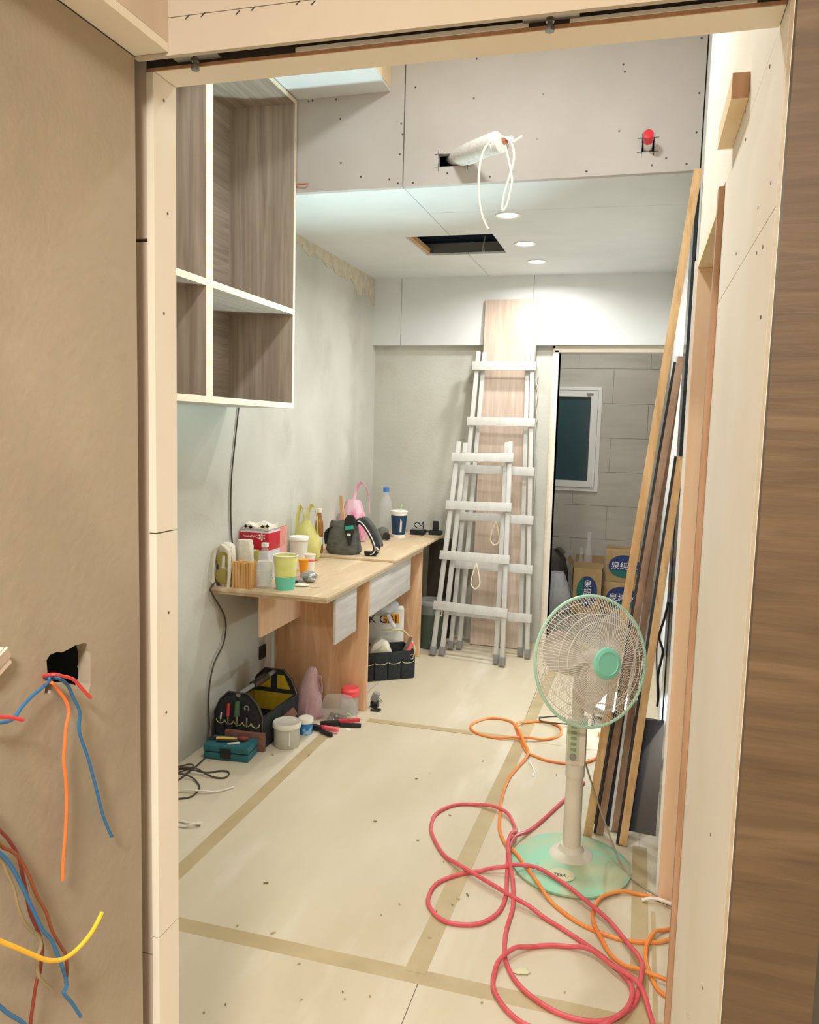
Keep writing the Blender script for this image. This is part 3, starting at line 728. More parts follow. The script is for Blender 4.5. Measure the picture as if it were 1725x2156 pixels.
# twin cable hung behind the planks
wire('hanging_cable', [(.145, 3.42, .80), (.135, 3.40, .74), (.118, 3.39, .66), (.135, 3.38, .60), (.122, 3.38, .50), (.128, 3.38, .42), (.126, 3.38, .37)], .005, 'cord_black', 'black power cable hanging down beside black panel', 'cable')
wire('hanging_cable', [(.115, 3.45, .76), (.112, 3.42, .60), (.12, 3.41, .48), (.127, 3.40, .38)], .003, 'cord_black', 'thinner black lead hanging beside black panel', 'cable')
wire('wire_coil', [(.10 + .04 * math.cos(a * .9), 3.62 + .05 * math.sin(a * .9), .012 + .0015 * a) for a in range(0, 22)], .0025, 'cord_black', 'small coil of thin wire on floor beside the work light', 'wire')

# ================================================================== CABLES AND HOSES ON THE FLOOR
laid = []
def floor_line(pts, r, z0=None):
    z0 = r if z0 is None else z0
    S_ = smooth([Vector((p.x, p.y, 0)) for p in pts], 10)
    zs = []
    for i, p in enumerate(S_):
        h = 0
        for q, rq in laid:
            if (q.x - p.x) ** 2 + (q.y - p.y) ** 2 < (r + rq + .008) ** 2: h = max(h, q.z + rq)
        for j in range(0, i - 14):
            q = S_[j]
            if (q.x - p.x) ** 2 + (q.y - p.y) ** 2 < (2 * r + .008) ** 2: h = max(h, zs[j] + r)
        # over the round foot of the fan
        d = math.hypot(p.x - F.x, p.y - F.y)
        if d < .212: h = max(h, .006 + .05 * max(0, 1 - d / .2) ** .6)
        zs.append(h + z0)
    nz = len(zs)
    zs = [max(zs[max(0, i - 6):i + 7]) for i in range(nz)]
    for _ in range(14):
        zs = [.25 * zs[max(i - 1, 0)] + .5 * zs[i] + .25 * zs[min(i + 1, nz - 1)] for i in range(nz)]
    out = [Vector((p.x, p.y, z)) for p, z in zip(S_, zs)]
    laid.extend((p, r) for p in out)
    return out
def C8(l): return [at(850 + x * .3362, 1480 + y * .3362, Z=.006) for x, y in l]
orange = C8([(1225, 190), (1250, 250), (1235, 315), (1190, 355), (1110, 378), (1010, 378), (900, 360), (830, 335), (775, 310), (740, 250), (705, 160), (680, 120), (600, 97), (520, 98), (440, 125), (420, 155), (450, 185), (530, 210), (640, 225), (760, 232), (880, 230), (960, 212), (990, 180), (970, 145), (900, 120), (820, 117), (740, 130), (708, 152), (722, 200), (748, 260), (782, 318), (768, 348), (700, 420), (650, 490), (615, 600), (605, 690), (600, 780), (620, 850), (660, 920), (720, 1000), (800, 1110), (870, 1190), (950, 1270), (1040, 1340), (1140, 1400), (1260, 1450), (1400, 1490), (1530, 1500), (1640, 1490), (1740, 1440), (1750, 1400), (1665, 1415), (1580, 1450), (1530, 1520), (1515, 1590), (1540, 1690), (1590, 1790), (1660, 1840), (1730, 1830), (1720, 1780), (1640, 1755), (1540, 1720), (1430, 1670), (1320, 1600), (1240, 1500), (1190, 1400), (1185, 1320), (1220, 1245), (1290, 1205), (1380, 1190), (1480, 1200), (1580, 1225), (1670, 1260), (1740, 1300)])
tag(B().tube(floor_line(orange, .0062), .0062, 8).build('air_hose', 'hose_orange'), 'orange air hose looping across the pale floor', 'hose')
red = C8([(1130, 500), (995, 620), (860, 745), (720, 860), (660, 955), (648, 1080), (640, 1210), (595, 1310), (500, 1375), (380, 1390), (250, 1365), (170, 1290), (155, 1220), (200, 1140), (300, 1090), (430, 1060), (560, 1055), (700, 1070), (840, 1095), (1000, 1180), (1150, 1280), (1290, 1400), (1400, 1530), (1480, 1660), (1490, 1740), (1450, 1880), (1350, 1960), (1240, 1995), (1100, 1985), (950, 1935), (800, 1840), (700, 1740), (645, 1630), (632, 1540), (645, 1420), (685, 1280), (685, 1170), (665, 1060), (650, 975), (662, 915), (692, 858), (698, 785), (650, 710), (560, 665), (420, 635), (300, 645), (200, 700), (172, 780), (190, 850), (250, 950), (350, 1040), (450, 1100), (690, 1245), (850, 1330), (1000, 1420), (1150, 1520), (1260, 1600), (1360, 1690), (1420, 1790), (1430, 1860), (1400, 1940), (1330, 2000), (1200, 2060), (950, 2070), (770, 2020), (660, 1940), (590, 1850), (560, 1760), (580, 1670), (640, 1600), (740, 1545), (900, 1520), (1060, 1535), (1200, 1590), (1330, 1700), (1450, 1800), (1500, 1870), (1540, 1950), (1570, 2030), (1590, 2110)])
tag(B().tube(floor_line(red, .0068), .0068, 8).build('air_hose', 'hose_red'), 'red air hose tangled in front of the fan', 'hose')
lead = [at(*p, Z=.004) for p in ((1192, 1512), (1170, 1508), (1140, 1511), (1136, 1518), (1140, 1523), (1165, 1527), (1200, 1528), (1230, 1520))]
tag(B().tube(floor_line(lead, .0035), .0035, 6).build('clamp_lead', 'cord_dark'), 'short dark lead bent double beside orange hose', 'lead')
def C4(l): return [at(270 + x * .3652, 1500 + y * .3652, Z=.004) for x, y in l]
grey = C4([(447, 200), (440, 265), (380, 320), (290, 390), (240, 430), (250, 330), (330, 308), (378, 318), (330, 345), (240, 370), (300, 350), (420, 355), (520, 338), (570, 340), (580, 358), (550, 378), (470, 372), (400, 355), (300, 352), (230, 360), (280, 372), (370, 385), (410, 425), (395, 460), (350, 490), (260, 500)])
grey[0].z = .1
fl_ = floor_line(grey[1:], .0042)
wallp = [at(*p, X=XL + .007) for p in ((503, 857), (495, 930), (488, 1000), (486, 1060), (487, 1120), (490, 1190))]
wallp += [Vector((-1.846, 3.243, .74)), Vector((-1.84, 3.24, .70))] + [at(*p, X=XL + .012) for p in ((474, 1300), (472, 1350), (450, 1400), (440, 1460), (441, 1530))]
tag(B().tube(smooth(wallp, 6) + fl_, .0036, 6).build('wall_cable', 'cord_dark'), 'thin dark cable hanging from cabinet down the grey wall to a floor tangle', 'cable')
for k, pts in enumerate((((290, 455), (380, 462), (480, 462), (560, 445), (610, 430)), ((285, 622), (330, 634), (380, 642), (420, 648)), ((285, 652), (330, 660), (390, 656), (420, 652)))):
    tag(B().tube(floor_line(C4(pts), .0045), .0045, 6).build('cable_offcut', 'cord_white'), ('longer white cable offcut beside dark cable tangle', 'white cable offcut near doorway, upper of a pair', 'white cable offcut near doorway, lower of a pair')[k], 'offcut', 'white cable offcuts')
tag(B().tube(floor_line([at(*p, Z=.004) for p in ((1352, 1897), (1385, 1902), (1408, 1910), (1440, 1922))], .006), .006, 6).build('cable_offcut', 'cord_white'), 'white cable end beside side doorway', 'offcut', 'white cable offcuts')
tag(B().tube(floor_line([at(*p, Z=.004) for p in ((1110, 1606), (1120, 1612), (1125, 1625), (1122, 1634))], .0035), .0035, 6).build('cable_offcut', 'cord_white'), 'short curled white offcut beside the orange hose', 'offcut', 'white cable offcuts')

# ================================================================== WIRES FROM THE CORRIDOR WALL
def W(pts, x=-.69): return [at(px, py, X=x + (p[2] if len(p) > 2 else 0)) for p in pts for px, py in [p[:2]]]
GW = 'loose wires from the corridor wall'
wire('loose_wire', [(-.74, .85, 1.15)] + W([(103, 1425), (98, 1440), (70, 1463), (45, 1490), (33, 1508), (20, 1518), (0, 1522), (-30, 1526)]), .0021, 'wire_blue', 'blue wire from the broken hole bending sideways', 'wire', group=GW)
wire('loose_wire', [(-.74, .85, 1.14)] + W([(105, 1436), (120, 1450), (138, 1475), (145, 1500), (139, 1530), (136, 1570), (134, 1600), (139, 1650), (140, 1700), (137, 1760), (133, 1810), (132, 1853)]), .0022, 'wire_orange', 'orange wire hanging straight down from the broken hole', 'wire', group=GW)
wire('loose_wire', [(-.74, .85, 1.14)] + W([(112, 1428), (140, 1440), (155, 1470), (168, 1500), (167, 1540), (185, 1595), (200, 1650), (215, 1710), (228, 1745), (236, 1761)]), .0022, 'wire_blue', 'blue wire hanging down from the broken hole', 'wire', group=GW)
wire('loose_wire', [(-.74, .85, 1.15)] + W([(108, 1420), (130, 1423), (155, 1431), (175, 1452), (191, 1469)], -.68), .0022, 'wire_red', 'short red wire poking out of the broken hole', 'wire', group=GW)
wire('loose_wire', W([(-60, 1500), (-20, 1508), (0, 1509), (25, 1511), (49, 1516)], -.675), .0022, 'wire_red', 'red wire end crossing the blue wire', 'wire', group=GW)
def V2(l): return [(x * .2208, 1680 + y * .2208) for x, y in l]
S2 = (-.706, .70, .86)
wire('loose_wire', [(-.72, .66, .92)] + W([(-60, 1690)] + V2([(0, 310), (90, 410), (175, 560), (215, 730), (250, 900), (290, 1100), (370, 1290), (400, 1430), (385, 1640), (350, 1750), (310, 2000), (285, 2200)])), .0022, 'wire_darkred', 'dark red wire running down to the bottom', 'wire', group=GW)
wire('loose_wire', [(-.72, .66, .92)] + W([(-60, 1720)] + V2([(0, 450), (100, 500), (190, 580), (270, 730), (350, 930), (440, 1090), (500, 1270), (590, 1430), (630, 1500), (640, 1650), (625, 1760)]), -.684), .0022, 'wire_brown', 'brown wire curving beside the thick blue wire', 'wire', group=GW)
wire('loose_wire', [(-.72, .66, .92)] + W([(-60, 1760)] + V2([(0, 530), (100, 640), (180, 780), (260, 950), (330, 1100), (410, 1260), (490, 1350), (540, 1470), (590, 1600), (630, 1740), (630, 1810), (610, 1865), (690, 1960), (770, 2085)]), -.676), .0024, 'wire_blue', 'blue wire with a kinked end below the yellow wire', 'wire', group=GW)
wire('loose_wire', [(-.72, .66, .92)] + W([(-60, 1770)] + V2([(0, 590), (60, 700), (130, 860), (180, 1060), (250, 1210), (370, 1320), (390, 1410), (355, 1530), (365, 1680), (420, 1760), (490, 1820)]), -.68), .0022, 'wire_grey', 'olive grey wire curling under the yellow wire', 'wire', group=GW)
wire('loose_wire', [(-.72, .62, .86)] + W([(-60, 1955)] + V2([(0, 1365), (150, 1425), (300, 1490), (440, 1545), (560, 1548), (650, 1510), (760, 1420), (880, 1270), (975, 1090)]), -.655), .0028, 'wire_yellow', 'yellow wire sweeping up across the other wires', 'wire', group=GW)
wire('loose_wire', W([(-60, 2060)] + V2([(0, 1990), (100, 2070), (200, 2130), (300, 2230)]), -.67), .0026, 'wire_blue', 'thick blue wire leaving low down near the corner', 'wire', group=GW)
p = at(2, 1390, X=-.70)
t = thing('paper_scrap', 'crumpled pale paper scrap stuck on the grey wall', 'paper', p)
B(Matrix.Rotation(.5, 4, 'X')).box((0, -.008, 0), (.006, .034, .024)).box((.004, -.004, .004), (.003, .03, .015), Matrix.Rotation(.2, 3, 'Y')).build('sheet', 'gypsum_pink', t)

# ================================================================== SERVICES AT THE BULKHEAD
t = thing('pipe_bundle', 'white insulated pipe bundle hanging out of the grey bulkhead', 'pipes', (-.85, 3.40, 2.58))
o_ = Vector((-.85, 3.40, 2.58))
def PB(l, Y): return [at(880 + x * .1449, 250 + y * .1449, Y=Y[i] if isinstance(Y, list) else Y) - o_ for i, (x, y) in enumerate(l)]
B().tube(smooth(PB([(470, 590), (560, 560), (760, 480), (960, 400), (1140, 330)], [3.52, 3.43, 3.30, 3.20, 3.14]), 6), lambda u: .018 + .019 * min(1, u * 2.2), 12).build('insulated_pipe', 'pipe_wrap', t)
B().tube(smooth(PB([(470, 610), (620, 600), (820, 520), (1010, 430), (1230, 370)], [3.50, 3.42, 3.30, 3.20, 3.12]), 6), lambda u: .014 + .017 * min(1, u * 2.2), 12).build('insulated_pipe', 'pipe_wrap', t)
B().tube(smooth(PB([(470, 640), (560, 640), (700, 560), (820, 460), (1000, 330)], [3.48, 3.41, 3.33, 3.26, 3.2]), 6), .006, 8).build('drain_tube', 'cord_white', t)
B().tube(PB([(1140, 325), (1230, 300), (1290, 320)], [3.14, 3.12, 3.11]), .008, 10).tube(PB([(1180, 345), (1260, 340), (1300, 335)], [3.13, 3.12, 3.11]), .006, 10).build('copper_end', 'copper', t)
kn = PB([(1000, 330), (1150, 270), (1290, 280), (1380, 400), (1400, 560), (1370, 720), (1320, 880), (1260, 1080), (1225, 1290), (1240, 1330), (1290, 1260), (1340, 1080), (1370, 900), (1350, 740), (1310, 560), (1270, 390)], [3.2, 3.14, 3.1] + [3.1] * 13)
B().tube(smooth(kn, 6), .0045, 8).build('control_cable', 'cord_white', t)
B().tube(smooth(PB([(1060, 330), (980, 420), (920, 580), (890, 780), (885, 960), (895, 1180), (930, 1380), (980, 1520), (1020, 1600)], 3.12), 6), .0045, 8).build('control_cable', 'cord_white', t)
B().tube(smooth(PB([(1310, 260), (1340, 330), (1360, 260), (1390, 330), (1440, 300), (1480, 280), (1520, 250)], 3.11), 5), .005, 8).build('knot', 'cord_white', t)
t = thing('capped_pipe', 'white drain pipe with red cap poking from the bulkhead hole', 'pipe', (-.035, 3.40, 2.60))
B().cyl((0, .10, -.012), (0, -.03, .018), .0165, n=18).build('pipe', 'white_pvc', t)
B().cyl((0, -.018, .0152), (0, -.062, .0255), .0195, n=18).build('cap', 'red_cap', t, bevel=.002)
wire('wall_stub', [at(620, 388, Y=3.41), at(640, 388, Y=3.40), at(650, 387, Y=3.405)], .004, 'copper', 'short copper pipe stub beside cabinet corner', 'pipe')
wire('ceiling_clip', [(-.95, 4.85, 2.62), (-.955, 4.80, 2.54), (-.95, 4.79, 2.515), (-.945, 4.80, 2.53)], .004, 'cord_white', 'short white wire hanging in the ceiling hatch', 'wire')
# socket on the left wall
t = thing('wall_socket', 'black wall socket under the workbench', 'socket', (XL + .001, 3.785, .25))
B().bb(0, .008, -.035, .035, 0, .07).build('plate', 'black_plastic', t, bevel=.002)
B().bb(.008, .010, -.02, .02, .015, .055).build('insert', 'black_edge', t)

# ================================================================== CLUTTER
TZ, TZ2 = .730, .743
def wob(seed, a=.07, k=5):
    return lambda t, z: 1 + a * math.sin(k * t + seed + z * 40) + a * .7 * math.sin((k * 2 + 1) * t + seed * 2 - z * 60) + a * .4 * math.sin(17 * t + seed)
def carrier(name, label, loc, rx, ry, h, m_, handles, seed=1, lean=0, group=None, rz=0, neck=.34, cone=False):
    """knotted or standing carrier bag with loop handles"""
    t = thing(name, label, 'bag', loc, rz, group)
    pr = [(0, 0), (.82, .01 * h), (1, .12 * h), (.98, .3 * h), (.86, .45 * h), (.64, .58 * h), (neck, .68 * h), (neck * .8, .72 * h)]
    if cone: pr = [(0, 0), (.85, 0), (1, .06 * h), (.94, .2 * h), (.8, .38 * h), (.64, .55 * h), (.5, .7 * h), (.36, .86 * h), (.2, .95 * h), (0, .97 * h)]
    b = B(); b.lathe([(r, z) for r, z in pr], n=40, sx=rx, sy=ry, wob=wob(seed, .08 if cone else .05))
    b.v = [Vector((v.x + lean * max(0, v.z) ** 1.5 * 3, v.y, max(v.z, 0))) for v in b.v]
    b.build('pouch', m_, t)
    for dx, top, wd in handles:
        hb = B(); zz = .5 * h
        pts = [(dx - wd, 0, zz), (dx - wd * .8, 0, .8 * h * top), (dx - wd * .3, .004, h * top), (dx + wd * .3, .004, h * top * .99), (dx + wd * .85, 0, .8 * h * top), (dx + wd, 0, zz)]
        pts = [(p[0] + lean * p[2] ** 1.5 * 3, p[1], p[2]) for p in pts]
        hb.tube(smooth(pts, 6), .011, 8, flat=.35); hb.build('handle', m_, t)
    return t
def bottle(name, label, loc, r, h, body, cap_m, label_m=None, ribs=False, neck=.32, group=None, lab=(.38, .62)):
    t = thing(name, label, 'bottle', loc, 0, group)
    pr = [(0, 0), (r * .85, 0), (r, .02 * h)]
    n_ = 9
    for k in range(n_):
        z = .06 + .56 * k / (n_ - 1); pr.append((r * (.94 if ribs and k % 2 else 1), z * h))
    pr += [(r * .92, .70 * h), (r * .6, .80 * h), (r * neck, .87 * h), (r * neck, .93 * h), (0, .93 * h)]
    B().lathe(pr, n=24).build('body', body, t)
    B().lathe([(0, .91 * h), (r * neck * 1.25, .91 * h), (r * neck * 1.25, h), (0, h)], n=18).build('cap', cap_m, t)
    if label_m: 
        b = B(); b.lathe([(r * 1.012, lab[0] * h), (r * 1.02, lab[0] * h + .001), (r * 1.02, lab[1] * h), (r * 1.012, lab[1] * h)], n=24); b.build('label', label_m, t)
    return t
def cup(name, label, loc, r0, r1, h, bands, rim='cup_white', wave=0):
    t = thing(name, label, 'cup', loc)
    for nm, z0, z1, m_ in bands:
        f_ = lambda z: r0 + (r1 - r0) * z / h
        b = B(); b.capb = z0 == 0; b.capt = False
        b.lathe([(f_(z0), z0), (f_((z0 + z1) / 2), (z0 + z1) / 2), (f_(z1), z1), (f_(z1) - .002, z1), (f_(z0) - .002, z0 + .001)], n=36)
        if wave and z1 < h: b.v = [Vector((v.x, v.y, v.z + (wave * math.sin(3 * math.atan2(v.y, v.x)) if v.z > z1 * .9 else 0))) for v in b.v]
        b.build(nm, m_, t)
    B().tube([(r1 * math.cos(2 * PI * i / 36), r1 * math.sin(2 * PI * i / 36), h) for i in range(36)], .0028, 8, closed=True).build('rim', rim, t)
    return t

# ---------- on the bench, near end
t = thing('tape_pack', 'torn white net pack of olive tape rolls at the bench corner', 'pack', (-1.818, 3.315, TZ))
B().cyl((0, -.026, .048), (0, .03, .048), .038, n=24).build('tape_roll', 'olive', t, bevel=.002)
B().cyl((.0, -.022, .125), (0, .03, .125), .036, n=24).build('tape_roll', 'olive', t, bevel=.002)
for sx_ in (-1, 1):
    B().tube(smooth([(sx_ * .034, -.035, .0), (sx_ * .042, -.04, .05), (sx_ * .04, -.035, .11), (sx_ * .032, -.03, .17), (sx_ * .0, -.03, .195)], 6), .008, 8, flat=.6).build('net_edge', 'net_white', t)
B().lathe([(.0, .0), (.9, .0), (1, .03), (1, .14), (.8, .185), (.4, .2), (0, .2)], n=28, sx=.04, sy=.042, wob=wob(3, .05), c=(0, .02, 0)).build('net_sleeve', 'net_white', t)
B().tube(smooth([(-.03, -.04, .01), (-.045, -.055, .03), (-.05, -.06, .055)], 5), .007, 6).build('torn_tail', 'net_white', t)
t = thing('refill_pouch', 'crumpled blue and white plastic pouch behind the tape pack', 'pouch', (-1.765, 3.405, TZ), .2)
b = B(); b.lathe([(0, 0), (.9, .0), (1, .03), (.95, .11), (.8, .17), (.7, .2), (0, .205)], n=30, sx=.042, sy=.03, wob=wob(5, .06)); b.build('lower_film', 'pouch_blue', t)
b = B(); b.lathe([(1.02, .10), (1.0, .14), (.88, .18), (.75, .207), (0, .209)], n=30, sx=.043, sy=.031, wob=wob(5, .06)); b.build('upper_film', 'net_white', t)
t = thing('shim_bundle', 'square bundle of thin wooden shims standing on bench edge', 'shims', (-1.716, 3.31, TZ))
for i in range(7):
    for j in range(4):
        hh = .118 + random.uniform(-.003, .006)
        B().box((-.042 + i * .0140, -.022 + j * .0148, hh / 2), (.0114, .0125, hh), Matrix.Rotation(random.uniform(-.015, .015), 3, 'Y')).build('shim', 'stick_wood', t)
t = thing('glass_jar', 'ribbed clear glass jar beside the wooden shims', 'jar', (-1.634, 3.345, TZ))
b = B(); b.capt = False
b.lathe([(0, 0), (.032, 0), (.035, .006), (.035, .02), (.037, .04), (.037, .085), (.040, .10), (.036, .112), (.034, .122), (.0325, .122), (.0335, .11), (.0345, .09), (.0335, .03), (.03, .012), (0, .012)], n=32, wob=lambda t_, z: 1 + (.015 * math.sin(16 * t_) if .02 < z < .1 else 0)); b.build('body', 'glass', t)
st_ = B()
for i in range(16):
    for j in range(5): a = 2 * PI * i / 16; st_.ball((.0375 * math.cos(a), .0375 * math.sin(a), .03 + j * .013), .003, 6, 4)
st_.build('studs', 'glass', t)
cup('drink_cup', 'lime and teal paper drink cup standing at the bench edge', (-1.533, 3.355, TZ), .042, .056, .157, (('teal_band', 0, .062, 'cup_teal'), ('lime_band', .0605, .157, 'cup_lime')), wave=.004)
t = thing('tape_roll', 'single olive tape roll lying flat behind the shims', 'tape', (-1.757, 3.465, TZ + .078))
B().lathe([(.018, 0), (.036, 0), (.036, .07), (.018, .07), (.018, 0)], n=28).build('roll', 'olive', t)
B().lathe([(.016, .001), (.0185, .001), (.0185, .0705), (.016, .0705), (.016, .001)], n=24).build('core', 'cup_white', t)
t = thing('small_tin', 'squat round tin under the olive tape roll', 'tin', (-1.757, 3.465, TZ))
B().lathe([(0, 0), (.038, 0), (.04, .003), (.04, .072), (.038, .077), (0, .077)], n=28).build('body', 'tin', t); B().lathe([(.0385, .066), (.0415, .067), (.0415, .072), (.0385, .073)], n=28).build('rim', 'alu', t)
bt = bottle('water_bottle', 'small clear water bottle with white cap and blue oval label', (-1.685, 3.455, TZ), .033, .190, 'clear_plastic', 'white_plastic', 'label_white', True, .42, lab=(.3, .55))
B(face_cam(0, -.0342, .088)).lathe([(0, 0), (.02, 0), (.02, .001), (0, .001)], n=20, sx=1, sy=.55).build('emblem', 'logo_navy', bt)
def tin(label, loc, w_, d_, h, front, rz=0):
    t = thing('paint_tin', label, 'tin', loc, rz, 'square tins on the bench')
    B().bb(-w_ / 2, w_ / 2, -d_ / 2, d_ / 2, 0, h).build('body', front[0], t, bevel=.006)
    B().bb(-w_ / 2 - .0008, w_ / 2 + .0008, -d_ / 2 - .0008, d_ / 2 + .0008, h * .58, h * .97).build('colour_band', front[1], t, bevel=.006)
    B().bb(-w_ / 2 + .002, w_ / 2 - .002, -d_ / 2 + .002, d_ / 2 - .002, h, h + .004).build('lid', 'tin', t, bevel=.001)
    return t
t = tin('square red and white glue tin with white lettering', (-1.778, 3.59, TZ), .155, .13, .236, ('can_white', 'can_red'))
text('NANPAO', .018, 'white_ink', t, face_cam(-.018, -.0664, .206), sx=1.1)
lg = B(face_cam(.042, -.0664, .207))
for k in range(6):
    a = PI / 3 * k + PI / 2; lg.lathe([(0, 0), (.0042, 0), (.0042, .0008), (0, .0008)], c=(.015 * math.cos(a), .015 * math.sin(a), 0), n=10)
    lg.beam((.004 * math.cos(a), .004 * math.sin(a), .0004), (.012 * math.cos(a + .5), .012 * math.sin(a + .5), .0004), .003, .0008, (0, 0, 1))
lg.build('emblem', 'white_ink', t)
tin('square pinkish tin beside the red glue tin', (-1.757, 3.722, TZ), .08, .12, .236, ('can_pink', 'can_pink'), .05)
t = thing('folded_cloth', 'folded white cloth with black diamonds lying on the red tin', 'cloth', (-1.775, 3.59, TZ + .2402))
b = B(); n_ = 12; vs = []
for i in range(n_):
    for j in range(n_):
        u, v = i / (n_ - 1) - .5, j / (n_ - 1) - .5
        vs.append((u * .135, v * .10, .02 + .007 * math.sin(9 * u + 4 * v) + .005 * math.sin(17 * v)))
top_ = list(vs); vs += [(x, y, .001) for x, y, z in top_]
fs = []
for i in range(n_ - 1):
    for j in range(n_ - 1):
        q = (i * n_ + j, (i + 1) * n_ + j, (i + 1) * n_ + j + 1, i * n_ + j + 1); fs += [q, tuple(a + n_ * n_ for a in q[::-1])]
ed = [i * n_ for i in range(n_)] + [(n_ - 1) * n_ + j for j in range(1, n_)] + [i * n_ + n_ - 1 for i in range(n_ - 2, -1, -1)] + list(range(n_ - 2, 0, -1))
fs += [(a, c_, c_ + n_ * n_, a + n_ * n_) for a, c_ in zip(ed, ed[1:] + ed[:1])]
b.add(vs, fs); b.build('cloth', 'cloth_white', t)
dm = B()
for x, z in ((-.055, .012), (-.03, .009), (.035, .014), (.06, .018)):
    dm.prism([(x - .012, z), (x, z - .008), (x + .012, z), (x, z + .009)], 'y', -.0515, -.0505)
dm.build('diamonds', 'black_edge', t)
t = thing('plastic_tub', 'round white plastic tub with lid in front of the yellow bag', 'tub', (-1.728, 3.95, TZ))
B().lathe([(0, 0), (.042, 0), (.049, .14), (0, .14)], n=30).build('body', 'frosted_lid', t); B().lathe([(0, .138), (.053, .138), (.054, .150), (.05, .158), (0, .156)], n=30).build('lid', 'white_plastic', t)
carrier('carrier_bag', 'yellow carrier bag with open loop handles on the bench', (-1.762, 4.13, TZ), .083, .06, .305, 'bag_yellow', ((-.035, .97, .022), (.032, 1.0, .034)), 2)
bottle('glass_bottle', 'tall amber glass bottle behind the yellow bag', (-1.76, 4.31, TZ2), .024, .26, 'amber', 'frosted_lid', 'label_white', False, .5, lab=(.2, .36))
t = thing('orange_cup', 'small orange plastic cup among clutter', 'cup', (-1.575, 3.66, TZ)); B().lathe([(0, 0), (.017, 0), (.024, .085), (.0225, .085), (.0165, .004), (0, .004)], n=20).build('body', 'orange', t); B().lathe([(.0235, .082), (.026, .083), (.026, .088), (.0235, .088)], n=20).build('rim', 'orange', t)
t = thing('screwdriver', 'red handled screwdriver leaning by the orange cup', 'screwdriver', (-1.60, 3.60, TZ)); B().cyl((0, 0, .02), (-.02, .02, .10), .009, .011, 10).build('handle', 'tool_red', t, bevel=.002); B().cyl((.01, -.01, .002), (0, 0, .022), .003, n=8).build('shaft', 'steel', t)
t = thing('foil_wad', 'crumpled silver foil wrapper beside the lime cup', 'foil', (-1.505, 3.56, TZ)); b = B(); b.ball((0, 0, .026), .036, 22, 14, 1.2, .8, .7, wob(4, .12, 7)); b.build('wad', 'foil', t); b = B(); b.ball((.022, -.02, .013), .018, 16, 10, 1.3, .9, .65, wob(9, .14, 6)); b.build('fold', 'foil', t)
t = thing('tool_case', 'flat grey case under the silver foil', 'case', (-1.545, 3.50, TZ), .3); B().bb(-.035, .035, -.022, .022, 0, .02).build('shell', 'grey_plastic', t, bevel=.003); B().bb(-.012, .012, -.0235, -.022, .006, .014).build('clasp', 'black_plastic', t)
t = thing('face_mask', 'crumpled white face mask on the bench', 'mask', (-1.487, 3.435, TZ), .2); b = B(); b.ball((0, 0, .007), .035, 20, 8, 1, .55, .22, wob(2, .08)); b.build('pleats', 'cloth_white', t); B().tube(smooth([(.03, 0, .005), (.05, -.012, .003), (.07, -.006, .003), (.09, -.012, .003)], 6), .0022, 6).build('ear_loop', 'cloth_white', t)
cup('striped_cup', 'white paper cup with red stripes behind the foil', (-1.612, 3.83, TZ), .022, .028, .085, (('body', 0, .05, 'cup_white'), ('stripe_band', .0495, .062, 'tool_pink'), ('upper_band', .0615, .085, 'cup_white')))
# ---------- far half of the bench
t = thing('work_harness', 'grey fabric tool pouch with curved striped strap and teal buckle', 'harness', (-1.575, 4.36, TZ2), 0)
b = B(); b.lathe([(0, 0), (.85, 0), (1, .02), (.93, .09), (.8, .16), (.72, .19), (.64, .185), (.6, .15), (0, .14)], n=44, sx=.105, sy=.07, c=(-.05, 0, 0), wob=wob(6, .03, 6)); b.build('pouch', 'grey_fabric', t)
B().tube(smooth([(-.155, 0, .05), (-.15, -.02, .12), (-.11, -.03, .15), (-.1, 0, .13)], 6), .014, 8, flat=.4).build('side_loop', 'black_fabric', t)
b = B(); arc = smooth([(.03, -.02, .18), (.06, -.03, .20), (.10, -.035, .17), (.14, -.035, .11), (.16, -.03, .05), (.14, -.025, .015), (.09, -.02, .012)], 8)
b.tube(arc, .021, 10, flat=.5); sg = b.build('strap', 'black_fabric', t)
B().tube([p + Vector((-.004, -.0115, -.002)) for p in arc[6:-6]], .0035, 6).build('stripe', 'white_ink', sg)
b = B(); arc2 = [Vector((p.x + .016, p.y + .03, p.z + .012)) for p in arc[4:34]]; b.tube(arc2, .015, 8, flat=.5); b.build('strap', 'grey_fabric', t)
B().prism([(.0, .235), (.035, .235), (.05, .21), (.045, .16), (.02, .06), (.01, .06), (-.02, .16), (-.015, .21)], 'y', -.088, -.072).build('harness_plate', 'black_plastic', t, bevel=.003)
B().box((.014, -.0905, .165), (.052, .006, .022), Matrix.Rotation(-.15, 3, 'Y')).build('buckle', 'teal', t, bevel=.003)
B().box((.014, -.0905, .125), (.02, .004, .012)).build('patch', 'white_ink', t)
B().cyl((.15, -.03, .055), (.175, -.04, .035), .012, .01, 10).build('buckle_clip', 'steel', t)
carrier('carrier_bag', 'pink carrier bag with one tall loop handle beside back corner', (-1.752, 4.86, TZ2), .10, .07, .37, 'bag_pink', ((.055, 1.0, .055),), 3, neck=.5)
t = thing('wood_stick', 'thin wooden stick propped among the bags', 'stick', (-1.665, 4.50, TZ2)); B().beam((0, 0, .004), (-.045, .02, .32), .022, .008).build('stick', 'pine', t)  # plain wooden stick, use unknown
t = thing('lime_tool', 'lime green tool laid over the grey pouch', 'tool', (-1.70, 4.47, TZ2 + .10)); B().beam((-.06, 0, .02), (.055, .0, .05), .02, .014).build('handle', 'lime', t, bevel=.003); B().beam((.055, 0, .05), (.085, 0, .058), .012, .006).build('blade', 'black_plastic', t); B().box((-.02, 0, -.04), (.05, .04, .12)).build('box_below', 'stick_wood', t)
